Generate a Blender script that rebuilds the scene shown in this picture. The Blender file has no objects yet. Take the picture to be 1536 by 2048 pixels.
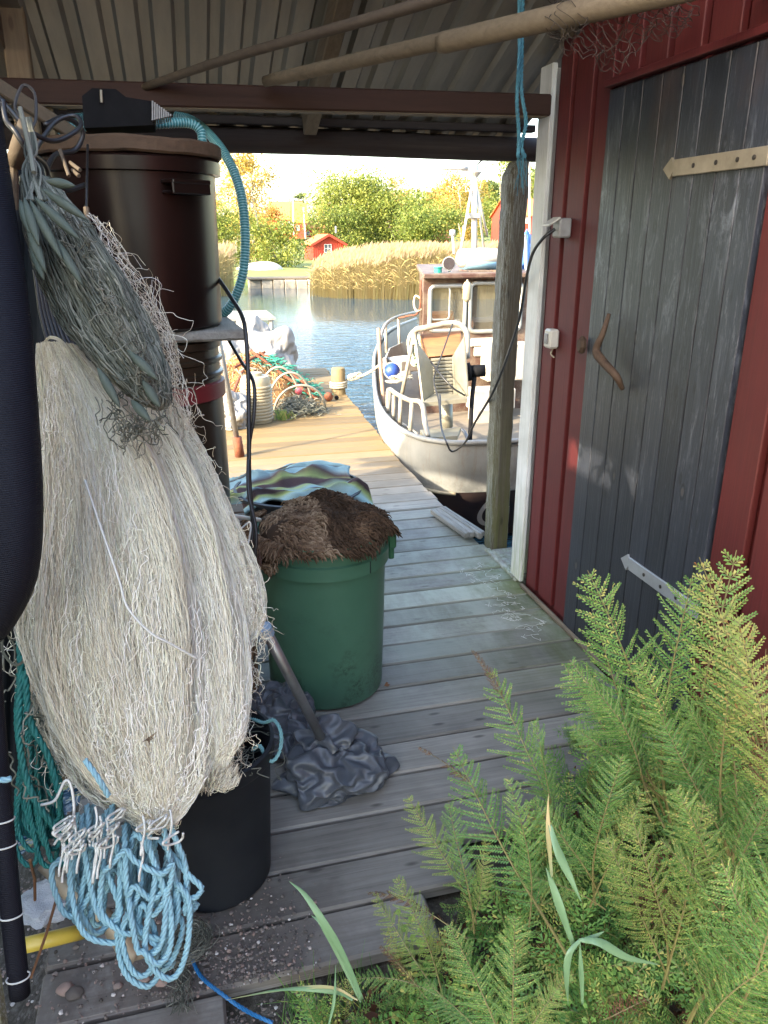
import bpy, math, random
import numpy as np
from mathutils import Vector, Matrix, noise as mn
rs = np.random.RandomState(7); random.seed(7)
# ---------------------------------------------------------------- camera, sky, sun, exposure
SC = bpy.context.scene
PITCH, AZ, FPX, H = math.radians(19.8), math.radians(14.5), 1538.0, 1.55
cd = bpy.data.cameras.new('camera'); cam = bpy.data.objects.new('camera', cd); SC.collection.objects.link(cam)
cam.location = (0, 0, H); cam.rotation_euler = (math.pi/2-PITCH, 0, -AZ)
cd.sensor_fit = 'VERTICAL'; cd.sensor_height = 36; cd.lens = FPX/2048*36
cd.clip_start = 0.05; cd.clip_end = 2000; SC.camera = cam
SUN_EL, SUN_DX, SUN_DY = math.radians(27), 0.91, 0.415       # light travels towards +x +y
W = bpy.data.worlds.new('World'); SC.world = W; W.use_nodes = True
wn = W.node_tree; bg = wn.nodes['Background']
sky = wn.nodes.new('ShaderNodeTexSky'); sky.sky_type = 'NISHITA'; sky.sun_disc = False
sky.sun_elevation = SUN_EL; sky.sun_rotation = math.atan2(-SUN_DX, -SUN_DY); sky.air_density = 1.2; sky.dust_density = 3.0
wn.links.new(sky.outputs[0], bg.inputs[0]); bg.inputs[1].default_value = 0.15
sd = bpy.data.lights.new('sun', 'SUN'); sun = bpy.data.objects.new('sun', sd); SC.collection.objects.link(sun)
sd.energy = 2.0; sd.angle = math.radians(0.5); sd.color = (1.0, 0.86, 0.66)
dv = Vector((SUN_DX*math.cos(SUN_EL), SUN_DY*math.cos(SUN_EL), -math.sin(SUN_EL)))
sun.rotation_euler = dv.to_track_quat('-Z', 'Y').to_euler()
SC.view_settings.view_transform = 'Standard'; SC.view_settings.look = 'None'
SC.view_settings.exposure = 3.0; SC.view_settings.gamma = 1.0
SC.cycles.max_bounces = 6; SC.cycles.transparent_max_bounces = 16
SC.cycles.diffuse_bounces = 4; SC.cycles.glossy_bounces = 3; SC.cycles.use_denoising = True
# ---------------------------------------------------------------- photograph pixel -> place
_f = np.array([math.sin(AZ)*math.cos(PITCH), math.cos(AZ)*math.cos(PITCH), -math.sin(PITCH)])
_r = np.array([math.cos(AZ), -math.sin(AZ), 0.0]); _u = np.cross(_r, _f); CAM = np.array([0, 0, H])
def ray(x, y): return _f + _r*(x-768)/FPX - _u*(y-1024)/FPX
def P(x, y, D): return CAM + D*ray(x, y)
def PZ(x, y, z=0.0): d = ray(x, y); return CAM + (z-H)/d[2]*d
def PX(x, y, X): d = ray(x, y); return CAM + X/d[0]*d
def PY(x, y, Y): d = ray(x, y); return CAM + Y/d[1]*d
def DEP(p): return float((np.asarray(p)-CAM) @ _f)
# ---------------------------------------------------------------- mesh helpers
def catmull(pts, n=8, closed=False):
    p = np.asarray(pts, float)
    if len(p) < 3: n2 = n; return np.array([p[0]+(p[1]-p[0])*i/n2 for i in range(n2+1)])
    if closed: q = np.vstack([p[-1], p, p[0], p[1]])
    else: q = np.vstack([2*p[0]-p[1], p, 2*p[-1]-p[-2]])
    out = []
    for i in range(1, len(q)-2):
        a, b, c, d = q[i-1], q[i], q[i+1], q[i+2]
        for k in range(n):
            t = k/n
            out.append(.5*((2*b)+(-a+c)*t+(2*a-5*b+4*c-d)*t*t+(-a+3*b-3*c+d)*t**3))
    if not closed: out.append(p[-1])
    return np.array(out)
class MB:
    def __init__(s): s.v = []; s.f = []; s.a = []; s.n = 0
    def add(s, v, f, a=0.0):
        v = np.asarray(v, float); s.v.append(v)
        s.f += [tuple(int(i)+s.n for i in q) for q in f]
        s.a += ([a]*len(f) if np.isscalar(a) else list(a)); s.n += len(v); return s
    def box(s, c, size, rz=0, rx=0, ry=0, a=None, bev=0, taper=1.0, jit=0):
        x, y, z = [q/2 for q in size]; b = min(bev, x*.9, y*.9, z*.9)
        a = random.random() if a is None else a
        R = np.array(Matrix.Rotation(rz, 3, 'Z') @ Matrix.Rotation(ry, 3, 'Y') @ Matrix.Rotation(rx, 3, 'X'))
        if b <= 0:
            v = [(i*x*(taper if k > 0 else 1), j*y*(taper if k > 0 else 1), k*z) for k in (-1, 1) for j in (-1, 1) for i in (-1, 1)]
            f = [(0,2,3,1), (4,5,7,6), (0,1,5,4), (2,6,7,3), (0,4,6,2), (1,3,7,5)]
        else:
            v = []
            idx = {}
            for sx in (-1, 1):
                for sy in (-1, 1):
                    for sz in (-1, 1):
                        for ax in range(3):
                            p = [sx*(x-b), sy*(y-b), sz*(z-b)]; p[ax] += (sx, sy, sz)[ax]*b
                            idx[(sx, sy, sz, ax)] = len(v); v.append(p)
            f = []
            for ax in range(3):
                o = [q for q in range(3) if q != ax]
                for sg in (-1, 1):
                    q = []
                    for (p1, p2) in ((-1,-1), (1,-1), (1,1), (-1,1)):
                        k = [0,0,0]; k[ax] = sg; k[o[0]] = p1; k[o[1]] = p2; q.append(idx[(*k, ax)])
                    f.append(q)
                for p1 in (-1, 1):       # edges along ax
                    for p2 in (-1, 1):
                        k0 = [0,0,0]; k0[o[0]] = p1; k0[o[1]] = p2; k1 = list(k0); k0[ax] = -1; k1[ax] = 1
                        f.append([idx[(*k0, o[0])], idx[(*k0, o[1])], idx[(*k1, o[1])], idx[(*k1, o[0])]])
            for sx in (-1, 1):
                for sy in (-1, 1):
                    for sz in (-1, 1): f.append([idx[(sx, sy, sz, q)] for q in range(3)])
            vv = np.array(v); g = []
            for q in f:
                c0 = vv[list(q)].mean(0); nrm = np.cross(vv[q[1]]-vv[q[0]], vv[q[2]]-vv[q[0]])
                g.append(q if nrm @ c0 > 0 else q[::-1])
            f = g
        v = np.array(v, float)
        if jit: v += rs.uniform(-jit, jit, v.shape)
        return s.add(v @ R.T + np.asarray(c, float), f, a)
    def beam(s, p0, p1, w, h, up=(0,0,1), a=None, bev=0):      # box from p0 to p1
        p0 = np.asarray(p0, float); p1 = np.asarray(p1, float); d = p1-p0; L = np.linalg.norm(d); d /= L
        sx = np.cross(d, up); sx /= np.linalg.norm(sx); sz = np.cross(sx, d)
        t = MB(); t.box((0,0,0), (w, L, h), a=a, bev=bev); v = t.v[0]
        return s.add((p0+p1)/2 + v[:, :1]*sx + v[:, 1:2]*d + v[:, 2:]*sz, t.f, t.a)
    def tube(s, pts, r, k=8, a=None, closed=False, cap=True):
        p = np.asarray(pts, float); n = len(p); r = np.broadcast_to(np.asarray(r, float), (n,))
        a = random.random() if a is None else a
        if closed: t = np.roll(p, -1, 0)-np.roll(p, 1, 0)
        else: t = np.gradient(p, axis=0)
        t /= np.linalg.norm(t, axis=1)[:, None]+1e-12
        ref = np.array([0, 0, 1.0]) if abs(t[0][2]) < .9 else np.array([1.0, 0, 0])
        N = np.zeros((n, 3)); x = ref-(ref@t[0])*t[0]; x /= np.linalg.norm(x); N[0] = x
        for i in range(1, n):
            x = N[i-1]-(N[i-1]@t[i])*t[i]; N[i] = x/(np.linalg.norm(x)+1e-12)
        B = np.cross(t, N); an = np.arange(k)*2*math.pi/k
        v = p[:, None]+r[:, None, None]*(np.cos(an)[None, :, None]*N[:, None]+np.sin(an)[None, :, None]*B[:, None])
        f = []
        for i in range(n if closed else n-1):
            j = (i+1) % n
            for q in range(k):
                w = (q+1) % k; f.append((i*k+q, i*k+w, j*k+w, j*k+q))
        if cap and not closed: f += [tuple(range(k))[::-1], tuple((n-1)*k+q for q in range(k))]
        return s.add(v.reshape(-1, 3), f, a)
    def lathe(s, prof, c=(0,0,0), k=40, a=0.0, M=None, sq=(1, 1), flip=False):
        pr = np.array(prof, float); an = np.arange(k)*2*math.pi/k
        v = np.stack([pr[:, :1]*np.cos(an)*sq[0], pr[:, :1]*np.sin(an)*sq[1], np.repeat(pr[:, 1:], k, 1)], -1).reshape(-1, 3)
        f = []
        for i in range(len(pr)-1):
            for q in range(k):
                w = (q+1) % k; f.append((i*k+q, i*k+w, (i+1)*k+w, (i+1)*k+q))
        if pr[0][0] > 1e-4: f.append(tuple(range(k))[::-1])
        if pr[-1][0] > 1e-4 and not flip: f.append(tuple((len(pr)-1)*k+q for q in range(k)))
        if M is not None: v = v @ np.array(M)[:3, :3].T
        return s.add(v+np.asarray(c, float), f, a)
    def grid(s, V, a=0.0, wrap=False):       # V: n x m x 3
        n, m = V.shape[:2]; f = []
        for i in range(n-1):
            for j in range(m if wrap else m-1):
                w = (j+1) % m; f.append((i*m+j, i*m+w, (i+1)*m+w, (i+1)*m+j))
        return s.add(V.reshape(-1, 3), f, a)
    def quads(s, Q, a=None):                 # Q: n x 4 x 3, many separate leaves
        n = len(Q); b = s.n; s.v.append(np.asarray(Q).reshape(-1, 3)); s.n += n*4
        s.f += [(b+4*i, b+4*i+1, b+4*i+2, b+4*i+3) for i in range(n)]
        s.a += list(rs.rand(n) if a is None else (np.full(n, a) if np.isscalar(a) else a)); return s
    def obj(s, name, mat, parent=None, loc=None, smooth=False):
        off = np.zeros(3); q = parent
        while q is not None: off += np.array(q.location); q = q.parent
        l = np.zeros(3) if loc is None else np.asarray(loc, float)-off
        V = np.vstack(s.v)-off-l
        me = bpy.data.meshes.new(name); me.from_pydata(V.tolist(), [], s.f)
        at = me.attributes.new('rnd', 'FLOAT', 'FACE'); at.data.foreach_set('value', np.array(s.a, np.float32))
        if smooth: me.shade_smooth()
        else: me.shade_flat()
        me.materials.append(mat)
        o = bpy.data.objects.new(name, me); SC.collection.objects.link(o); o.location = l
        if parent is not None: o.parent = parent
        return o
def auto(o, deg=35):                          # smooth shading with hard edges kept
    me = o.data; me.shade_smooth(); me.set_sharp_from_angle(angle=math.radians(deg)); return o
def tag(o, label, cat, group=None, kind=None):
    if label: o['label'] = label
    if cat: o['category'] = cat
    if group: o['group'] = group
    if kind: o['kind'] = kind
    return o
def thing(name, label, cat, loc=(0,0,0), group=None):
    o = bpy.data.objects.new(name, None); SC.collection.objects.link(o); o.location = tuple(float(q) for q in loc)
    o.empty_display_size = .1
    return tag(o, label, cat, group)
# ---------------------------------------------------------------- materials
def lin(c): return tuple(c)+(1.0,)
class NT:
    def __init__(s, name):
        s.m = bpy.data.materials.new(name); s.m.use_nodes = True; s.t = s.m.node_tree; s.b = s.t.nodes['Principled BSDF']
    def n(s, typ, **kw):
        q = s.t.nodes.new('ShaderNode'+typ)
        for k, v in kw.items():
            if k.startswith('i_'): q.inputs[k[2:].replace('_', ' ')].default_value = v
            else: setattr(q, k, v)
        return q
    def l(s, a, b): s.t.links.new(a, b); return s
    def coord(s, scale=(1,1,1), world=True, rot=(0,0,0)):
        if world: src = s.n('NewGeometry').outputs['Position']
        else: src = s.n('TexCoord').outputs['Object']
        mp = s.n('Mapping'); mp.inputs['Scale'].default_value = scale; mp.inputs['Rotation'].default_value = rot; s.l(src, mp.inputs[0]); return mp.outputs[0]
    def noise(s, scale=5, detail=6, rough=.6, vec=None, dist=0):
        q = s.n('TexNoise'); q.inputs['Scale'].default_value = scale; q.inputs['Detail'].default_value = detail
        q.inputs['Roughness'].default_value = rough; q.inputs['Distortion'].default_value = dist
        if vec is not None: s.l(vec, q.inputs['Vector'])
        return q.outputs['Fac']
    def ramp(s, fac, stops, interp='LINEAR'):
        q = s.n('ValToRGB'); e = q.color_ramp.elements; q.color_ramp.interpolation = interp
        while len(e) < len(stops): e.new(.5)
        for i, (p, c) in enumerate(stops):
            e[i].position = p; e[i].color = lin(c) if hasattr(c, '__len__') else (c, c, c, 1)
        s.l(fac, q.inputs[0]); return q.outputs[0]
    def mix(s, fac, a, b, mode='MIX'):
        q = s.n('Mix', data_type='RGBA', blend_type=mode)
        for v, i in ((fac, 0), (a, 6), (b, 7)):
            if hasattr(v, 'is_output'): s.l(v, q.inputs[i])
            else: q.inputs[i].default_value = v if i == 0 else lin(v)
        return q.outputs[2]
    def math(s, op, a, b=0.0):
        q = s.n('Math', operation=op)
        for v, i in ((a, 0), (b, 1)):
            if hasattr(v, 'is_output'): s.l(v, q.inputs[i])
            else: q.inputs[i].default_value = v
        return q.outputs[0]
    def rnd(s): q = s.n('Attribute'); q.attribute_name = 'rnd'; return q.outputs['Fac']
    def bump(s, h, strength=.3, dist=.01):
        q = s.n('Bump'); q.inputs['Strength'].default_value = strength; q.inputs['Distance'].default_value = dist
        s.l(h, q.inputs['Height']); s.l(q.outputs[0], s.b.inputs['Normal'])
    def col(s, c):
        if hasattr(c, 'is_output'): s.l(c, s.b.inputs['Base Color'])
        else: s.b.inputs['Base Color'].default_value = lin(c)
    def set(s, rough=.6, metal=0, spec=.5, **k):
        s.b.inputs['Roughness'].default_value = rough; s.b.inputs['Metallic'].default_value = metal
        s.b.inputs['Specular IOR Level'].default_value = spec; return s
def plain(name, c1, c2=None, scale=8, rough=.6, metal=0, bump=.1, bdist=.004, stretch=(1,1,1), var=0, spec=.5, world=False, detail=6):
    t = NT(name); v = t.coord(stretch, world); n = t.noise(scale, detail, .65, v)
    c2 = c2 or tuple(q*.7 for q in c1); f = t.ramp(n, [(.3, 0.0), (.7, 1.0)])
    c = t.mix(f, c1, c2)
    if var:
        r = t.math('MULTIPLY_ADD', t.rnd(), var*2); r.node.inputs[2].default_value = 1-var
        cc = t.n('CombineColor'); [t.l(r, cc.inputs[i]) for i in range(3)]
        c = t.mix(1.0, c, cc.outputs[0], 'MULTIPLY')
    t.col(c); t.set(rough, metal, spec)
    if bump: t.bump(t.noise(scale*3, 4, .6, v), bump, bdist)
    return t.m
def wood(name, c1, c2, dark, axis=0, gs=90, gl=2.0, rough=.75, moss=None, var=.2, knots=True, bump=.35, spec=.3):
    """weathered boards: fine long grain along an axis, knots, per-board tone, optional moss (region fn)"""
    t = NT(name); sc = [gs, gs, gs]; sc[axis] = gl
    off = t.n('VectorMath', operation='ADD'); v = t.n('NewGeometry').outputs['Position']
    r = t.rnd(); cx = t.n('CombineXYZ'); [t.l(t.math('MULTIPLY', r, k), cx.inputs[i]) for i, k in enumerate((13, 7, 5))]
    t.l(v, off.inputs[0]); t.l(cx.outputs[0], off.inputs[1])
    mp = t.n('Mapping'); mp.inputs['Scale'].default_value = sc; t.l(off.outputs[0], mp.inputs[0])
    g = t.noise(1.0, 5, .7, mp.outputs[0], .6)
    broad = t.noise(4, 4, .6, off.outputs[0])
    c = t.mix(t.ramp(g, [(.3, 0.0), (.68, 1.0)]), c2, c1)
    c = t.mix(t.ramp(t.noise(1.3, 6, .8, mp.outputs[0], .3), [(.56, 0.0), (.7, .75)]), c, dark)
    c = t.mix(t.ramp(broad, [(.35, 0.0), (.75, .5)]), c, dark)
    if knots:
        m2 = t.n('Mapping'); s2 = [14, 14, 14]; s2[axis] = 5; m2.inputs['Scale'].default_value = s2; t.l(off.outputs[0], m2.inputs[0])
        vo = t.n('TexVoronoi'); vo.inputs['Scale'].default_value = 1.0; t.l(m2.outputs[0], vo.inputs['Vector'])
        c = t.mix(t.ramp(vo.outputs['Distance'], [(.07, .8), (.14, 0.0)]), c, dark)
    if moss: c = moss(t, c)
    k = t.math('MULTIPLY_ADD', t.rnd(), var*2); k.node.inputs[2].default_value = 1-var
    cc = t.n('CombineColor'); [t.l(k, cc.inputs[i]) for i in range(3)]
    t.col(t.mix(1.0, c, cc.outputs[0], 'MULTIPLY')); t.set(rough, 0, spec); t.bump(g, bump, .003)
    return t.m
def leafmat(name, stops, trans=.35, rough=.55):
    t = NT(name); c = t.ramp(t.rnd(), stops); t.col(c); t.set(rough, 0, .3)
    tr = t.n('BsdfTranslucent'); t.l(c, tr.inputs['Color']); mx = t.n('MixShader'); mx.inputs[0].default_value = trans
    out = t.t.nodes['Material Output']; t.l(t.b.outputs[0], mx.inputs[1]); t.l(tr.outputs[0], mx.inputs[2]); t.l(mx.outputs[0], out.inputs[0])
    return t.m
def region(t, axis, lo, hi):                   # 0..1 ramp along a world axis
    sp = t.n('SeparateXYZ'); t.l(t.n('NewGeometry').outputs['Position'], sp.inputs[0])
    q = t.n('MapRange'); t.l(sp.outputs[axis], q.inputs[0]); q.inputs[1].default_value = lo; q.inputs[2].default_value = hi; return q.outputs[0]
def dock_moss_sun(t, c):
    a = t.math('MULTIPLY', region(t, 0, .75, 1.4), region(t, 1, 3.9, 3.2)); a = t.math('MULTIPLY', a, region(t, 1, 1.9, 2.4))
    n = t.ramp(t.noise(5, 6, .7), [(.42, 0.0), (.62, 1.0)])
    c = t.mix(t.math('MULTIPLY', t.math('MULTIPLY', a, n), .8), c, (.075, .095, .02))
    # pale worn lichen bloom in the middle of the walkway, earth trodden onto the near boards
    w = t.math('MULTIPLY', t.ramp(t.noise(9, 6, .75), [(.42, 0.0), (.62, .7)]), t.math('MULTIPLY', region(t, 1, 2.0, 2.8), region(t, 1, 4.6, 3.6)))
    c = t.mix(w, c, (.30, .325, .265))
    w = t.math('MULTIPLY', t.ramp(t.noise(6, 7, .75), [(.40, 0.0), (.52, .9)]), t.math('MULTIPLY', region(t, 1, 1.75, 1.4), region(t, 0, .42, .12)))
    c = t.mix(w, c, (.11, .095, .08))
    return t.mix(t.math('MULTIPLY', region(t, 1, 4.2, 5.6), .85), c, (.165, .108, .036))  # golden outer boards: sunlight put into the plank colour
M = {}
M['dock'] = wood('dock_boards', (.265, .252, .222), (.165, .155, .135), (.060, .055, .047), 0, 70, 2.2, moss=dock_moss_sun, var=.24, rough=.7)
M['joist'] = wood('joist_wood', (.14, .12, .09), (.09, .08, .06), (.03, .03, .02), 1, 60, 2)
M['end'] = plain('board_end', (.36, .29, .18), (.2, .16, .1), 60, .85, bump=.4)
M['drift'] = wood('driftwood', (.29, .28, .25), (.18, .17, .15), (.07, .065, .05), 1, 60, 2, bump=.8)
def red_fade(t, c): return t.mix(t.ramp(t.noise(2.2, 6, .7), [(.45, 0.0), (.8, .25)]), c, (.20, .07, .05))
M['red'] = wood('red_paint', (.105, .013, .014), (.07, .009, .010), (.05, .007, .006), 2, 120, 3, rough=.6, moss=red_fade, var=.16, knots=False, bump=.25, spec=.3)
M['white'] = wood('white_paint', (.66, .66, .64), (.56, .56, .54), (.24, .24, .20), 2, 60, 3, rough=.55, knots=False, var=.05,
    moss=lambda t, c: t.mix(t.math('MULTIPLY', region(t, 2, .5, 0), t.ramp(t.noise(9), [(.4, 0.0), (.6, .75)])), c, (.22, .28, .10)))
def door_wear(t, c):
    m = t.n('Mapping'); m.inputs['Scale'].default_value = (9, 9, 2.2); t.l(t.n('NewGeometry').outputs['Position'], m.inputs[0])
    chalk = t.ramp(t.noise(2.2, 8, .78, m.outputs[0], .8), [(.52, 0.0), (.68, .6)])
    band = t.math('MULTIPLY', region(t, 2, .9, 1.5), region(t, 2, 1.95, 1.70))
    c = t.mix(t.math('MULTIPLY', chalk, band), c, (.17, .19, .22))
    m3 = t.n('Mapping'); m3.inputs['Scale'].default_value = (30, 30, 3.2); t.l(t.n('NewGeometry').outputs['Position'], m3.inputs[0])
    c = t.mix(t.math('MULTIPLY', t.ramp(t.noise(1.6, 9, .85, m3.outputs[0], .4), [(.55, 0.0), (.68, .42)]), region(t, 2, .3, 1.2)), c, (.30, .32, .35))
    kn = t.n('TexVoronoi'); kn.inputs['Scale'].default_value = 1.0; m6 = t.n('Mapping'); m6.inputs['Scale'].default_value = (9, 9, 4.2); t.l(t.n('NewGeometry').outputs['Position'], m6.inputs[0]); t.l(m6.outputs[0], kn.inputs['Vector'])
    c = t.mix(t.ramp(kn.outputs['Distance'], [(.055, .75), (.075, .0)]), c, (.075, .065, .055)); c = t.mix(t.ramp(kn.outputs['Distance'], [(.075, 0.0), (.088, .8), (.105, .8), (.14, 0.0)]), c, (.008, .009, .012))
    rust = t.math('MULTIPLY', t.ramp(t.noise(3, 6, .7), [(.5, 0.0), (.7, .6)]), region(t, 2, 1.5, 1.9))
    return t.mix(rust, c, (.06, .035, .026))
M['door'] = wood('black_door_paint', (.026, .030, .040), (.016, .018, .025), (.008, .009, .012), 2, 90, 2.4, rough=.42, moss=door_wear, var=.3, bump=.6, spec=.4)
M['hinge'] = plain('zinc_hinge', (.30, .26, .19), (.19, .16, .11), 14, .5, .25, bump=.15)
M['hinge2'] = plain('pale_zinc_hinge', (.42, .44, .46), (.34, .35, .36), 14, .42, .6, bump=.1)
M['dark'] = plain('dark_metal', (.02, .02, .02), (.05, .04, .03), 30, .5, .3)
M['roof'] = plain('roof_sheet', (.205, .19, .16), (.14, .13, .115), 3, .45, .35, bump=.05, stretch=(6, 1, 1), world=True)
M['raft'] = wood('old_rafter', (.12, .085, .055), (.08, .055, .035), (.05, .03, .02), 0, 60, 3)
M['raftY'] = wood('old_rafter_long', (.15, .12, .085), (.10, .075, .05), (.05, .035, .02), 1, 60, 3)
M['lintel'] = wood('lintel_wood', (.050, .024, .017), (.034, .017, .012), (.03, .015, .012), 0, 60, 3)
M['fascia'] = wood('grey_fascia', (.055, .044, .040), (.032, .025, .023), (.03, .02, .02), 0, 60, 3)
M['post'] = wood('old_post_wood', (.17, .15, .11), (.095, .08, .055), (.035, .028, .02), 2, 60, 2.4, bump=1.0,
    moss=lambda t, c: t.mix(t.math('MULTIPLY', region(t, 2, 1.0, .1), t.ramp(t.noise(6), [(.35, 0.0), (.65, .7)])), t.mix(t.math('MULTIPLY', t.ramp(t.noise(26, 8, .85), [(.50, 0.0), (.56, .9)]), t.math('ADD', region(t, 2, 1.1, 1.75), region(t, 0, 1.50, 1.475))), c, (.30, .32, .30)), (.12, .13, .035)))  # moss low, lichen flakes; the paler left face carries its light in the colour
M['pole'] = wood('smooth_pole', (.095, .075, .055), (.06, .048, .036), (.06, .04, .03), 0, 50, 4, bump=.2)
M['tim'] = wood('dry_timber', (.19, .15, .10), (.125, .10, .068), (.10, .08, .05), 0, 60, 3)
M['timz'] = wood('dry_timber_upright', (.20, .15, .09), (.13, .095, .06), (.09, .06, .04), 2, 60, 3)
# ================================================================ setting: ground, water, far shore
def gnear(x, y):
    z = -.06 - .28*np.clip((-.30-x)/.35, 0, 1) - 1.3*np.clip((y-2.2)/.9, 0, 1)
    return z + .02*mn.noise(Vector((x*4, y*4, 0))) + .012*mn.noise(Vector((x*15, y*15, 3)))
xs = np.concatenate([np.linspace(-9, -1, 12), np.linspace(-.95, 2, 100), np.linspace(2.2, 9, 10)]); ys = np.concatenate([np.linspace(-8, 0, 10), np.linspace(.1, 3.4, 100)])
G = np.array([[(x, y, gnear(x, y)) for x in xs] for y in ys])
t = NT('soil'); n = t.noise(40, 8, .75, t.coord()); n2 = t.noise(5, 5, .6, t.coord())
c = t.ramp(n, [(.3, (.03, .026, .02)), (.5, (.085, .075, .062)), (.72, (.24, .225, .20))]); c = t.mix(t.ramp(n2, [(.4, 0.0), (.7, .6)]), c, (.05, .05, .03))
t.col(c); t.set(.95, 0, .2); t.bump(n, .8, .02); M['soil'] = t.m
mb = MB(); mb.grid(G); o = mb.obj('ground', M['soil'], smooth=True); tag(o, 'dark earthy bank strewn with grit at the near end of the dock', 'ground', kind='structure')
t = NT('water'); v = t.coord((1, 1.6, 1), rot=(0, 0, -.25))
a = t.noise(3.2, 4, .6, v, .4); b2 = t.noise(.35, 3, .5, t.coord((1, 1, 1)))
far = region(t, 1, 21, 12)                       # the lee of the reeds is calmer
h = t.math('MULTIPLY', a, t.math('MULTIPLY_ADD', far, .85)); h.node.inputs[1].default_value = .85
hh = t.n('Math', operation='MULTIPLY_ADD'); t.l(far, hh.inputs[0]); hh.inputs[1].default_value = .9; hh.inputs[2].default_value = .06
t.bump(t.math('MULTIPLY', a, hh.outputs[0]), 1.0, .11)
t.col((.018, .055, .085)); t.set(.06, 0, .5); t.b.inputs['IOR'].default_value = 1.333; M['water'] = t.m
mb = MB(); mb.add([(-400, 1, -.6), (400, 1, -.6), (400, 600, -.6), (-400, 600, -.6)], [(0, 1, 2, 3)])
tag(mb.obj('water', M['water']), 'rippled blue bay water beyond the wooden dock', 'water', kind='structure')
def gfar(x, y):
    s = 35.5 + 1.2*math.sin(x*.3) + (1.5 if x > 9 else 0)
    z = -1.2 + .85*min(max((y-s+1.2)/1.4, 0), 1) + .08*min(max((y-s)/8, 0), 1) + 1.5*min(max((y-60)/26, 0), 1) + 1.2*min(max((y-95)/60, 0), 1)
    return z + .15*mn.noise(Vector((x*.3, y*.3, 9)))
xs = np.linspace(-90, 130, 120); ys = np.concatenate([np.linspace(33, 50, 50), np.linspace(52, 260, 40)])
mb = MB(); mb.grid(np.array([[(x, y, gfar(x, y)) for x in xs] for y in ys]))
M['grass'] = plain('lawn', (.10, .16, .025), (.17, .15, .04), 1.2, .9, bump=.5, bdist=.05, world=True)
tag(mb.obj('far_shore', M['grass'], smooth=True), 'sunlit green far shore rising behind the reeds', 'shore', kind='structure')
# ================================================================ dock
dock = thing('dock', 'long weathered grey plank dock running from the shed out over the water', 'dock', (.5, 4, 0))
mb = MB(); ends = MB(); y = 1.125; k = 0
while y < 9.35:
    w = random.choice([.135, .14, .145, .15]); yc = y+w/2
    xr = (1.46 if yc < 5 else 1.46+(yc-5)*.055)+random.uniform(-.012, .012); xl = -.42+random.uniform(-.02, .02) if yc < 3.7 else -1.3
    if yc < 2.35: xr = 1.435
    if yc < 1.28: xl = -.42; xr = .47
    if k == 0: xl = -.43; xr = -.03
    elif k == 1: xl = -.42; xr = .47
    elif k == 2: xr = .62; xl = -.42
    tl = random.uniform(-.004, .004)
    mb.box(((xl+xr)/2, yc, -.022+random.uniform(-.002, .002)), (xr-xl, w, .04), rz=.006+random.uniform(-.0035, .0035), rx=tl/w*.5, bev=.006)
    y += w+random.uniform(.006, .013); k += 1
mb.obj('planks', M['dock'], dock)
mb = MB()
for x in (-.32, .45, 1.36): mb.box((x, 5.3, -.13), (.07, 8.0, .17), bev=.006)
mb.obj('joist', M['joist'], dock)
for x, y in ((1.3, 9.1), (1.3, 6.2), (-.9, 9.1), (.4, 9.15), (1.25, 3.9), (-.3, 5)):
    m = MB(); m.tube([(x, y, -1.6), (x, y, -.05)], .08, 14); m.obj('piling', M['joist'], dock, smooth=True)
# kerb plank, driftwood board on the edge
m = MB(); pts0 = [PZ(878, 1022, .03), PZ(952, 1072, .03)]
d = pts0[1]-pts0[0]
for i in range(4):
    o4 = np.array([.028*(i-1.5), 0, .004*random.random()]); m.beam(pts0[0]+o4-d*.02*i, pts0[1]+o4+d*random.uniform(-.05, .05), .03, random.uniform(.028, .04), bev=.006)
V = m.v; m.v = [q+rs.uniform(-.003, .003, q.shape) for q in V]
tag(m.obj('broken_board', M['drift'], loc=pts0[0]), 'splintered grey piece of board lying along the dock edge beside the boat', 'board')
# ================================================================ boathouse
RZ = lambda y: 2.2+.4*(3.08-y)
bh = thing('boathouse', 'red board clad boathouse with white corner board and black plank door', 'boathouse', (1.6, 2, 0))
gaps = [3.0, 2.88, 2.72, 2.585, 2.43, 2.28, 2.12, 1.96, 1.80]+[1.64-.16*i for i in range(22)]
m = MB(); m.box((1.54, .4, 1.6), (.11, 5.3, 4.6), a=.2)
V = m.v[0]; top = V[:, 2] > 1; V[top, 2] = RZ(V[top, 1])-.03; V[~top, 2] = -.6
for i in range(len(gaps)-1):
    y1, y0 = gaps[i]-.016, gaps[i+1]+.016
    z0 = 2.035 if (y1 < 2.60 and y0 > 1.79) else .03+random.uniform(-.01, .01)
    zt = RZ((y0+y1)/2)-.03; yc = (y0+y1)/2; zc = (z0+zt)/2
    m.box((1.468, yc, zc), (.024, y1-y0, zt-z0), bev=.003)
m.obj('wall', M['red'], bh)
m = MB(); m.box((3.55, 3.06, .9), (3.95, .08, 3.0), a=.5); m.obj('wall', M['red'], bh)
cb = MB(); cb.box((1.447, 3.072, 1.09), (.022, .105, 2.14), bev=.003); cb.box((1.50, 3.114, 1.09), (.09, .022, 2.14), bev=.003); cb.obj('corner_board', M['white'], bh)
m = MB(); m.tube(catmull([(1.44, 3.0, .012), (1.437, 2.8, .018), (1.443, 2.55, .012), (1.437, 2.3, .02), (1.44, 1.5, .015)], 6), .011, 6); m.obj('skirting', M['raftY'], bh); m = MB(); m.box((1.445, 2.19, 2.022), (.03, .84, .022), bev=.002); m.obj('lath', M['red'], bh)
door = MB(); dy = [2.60, 2.50, 2.395, 2.29, 2.185, 2.085, 1.985, 1.885, 1.795]
for i in range(8): door.box((1.462, (dy[i]+dy[i+1])/2, 1.0+.008), (.03, dy[i]-dy[i+1]-.004, 1.99), bev=.002, a=random.random())
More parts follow.
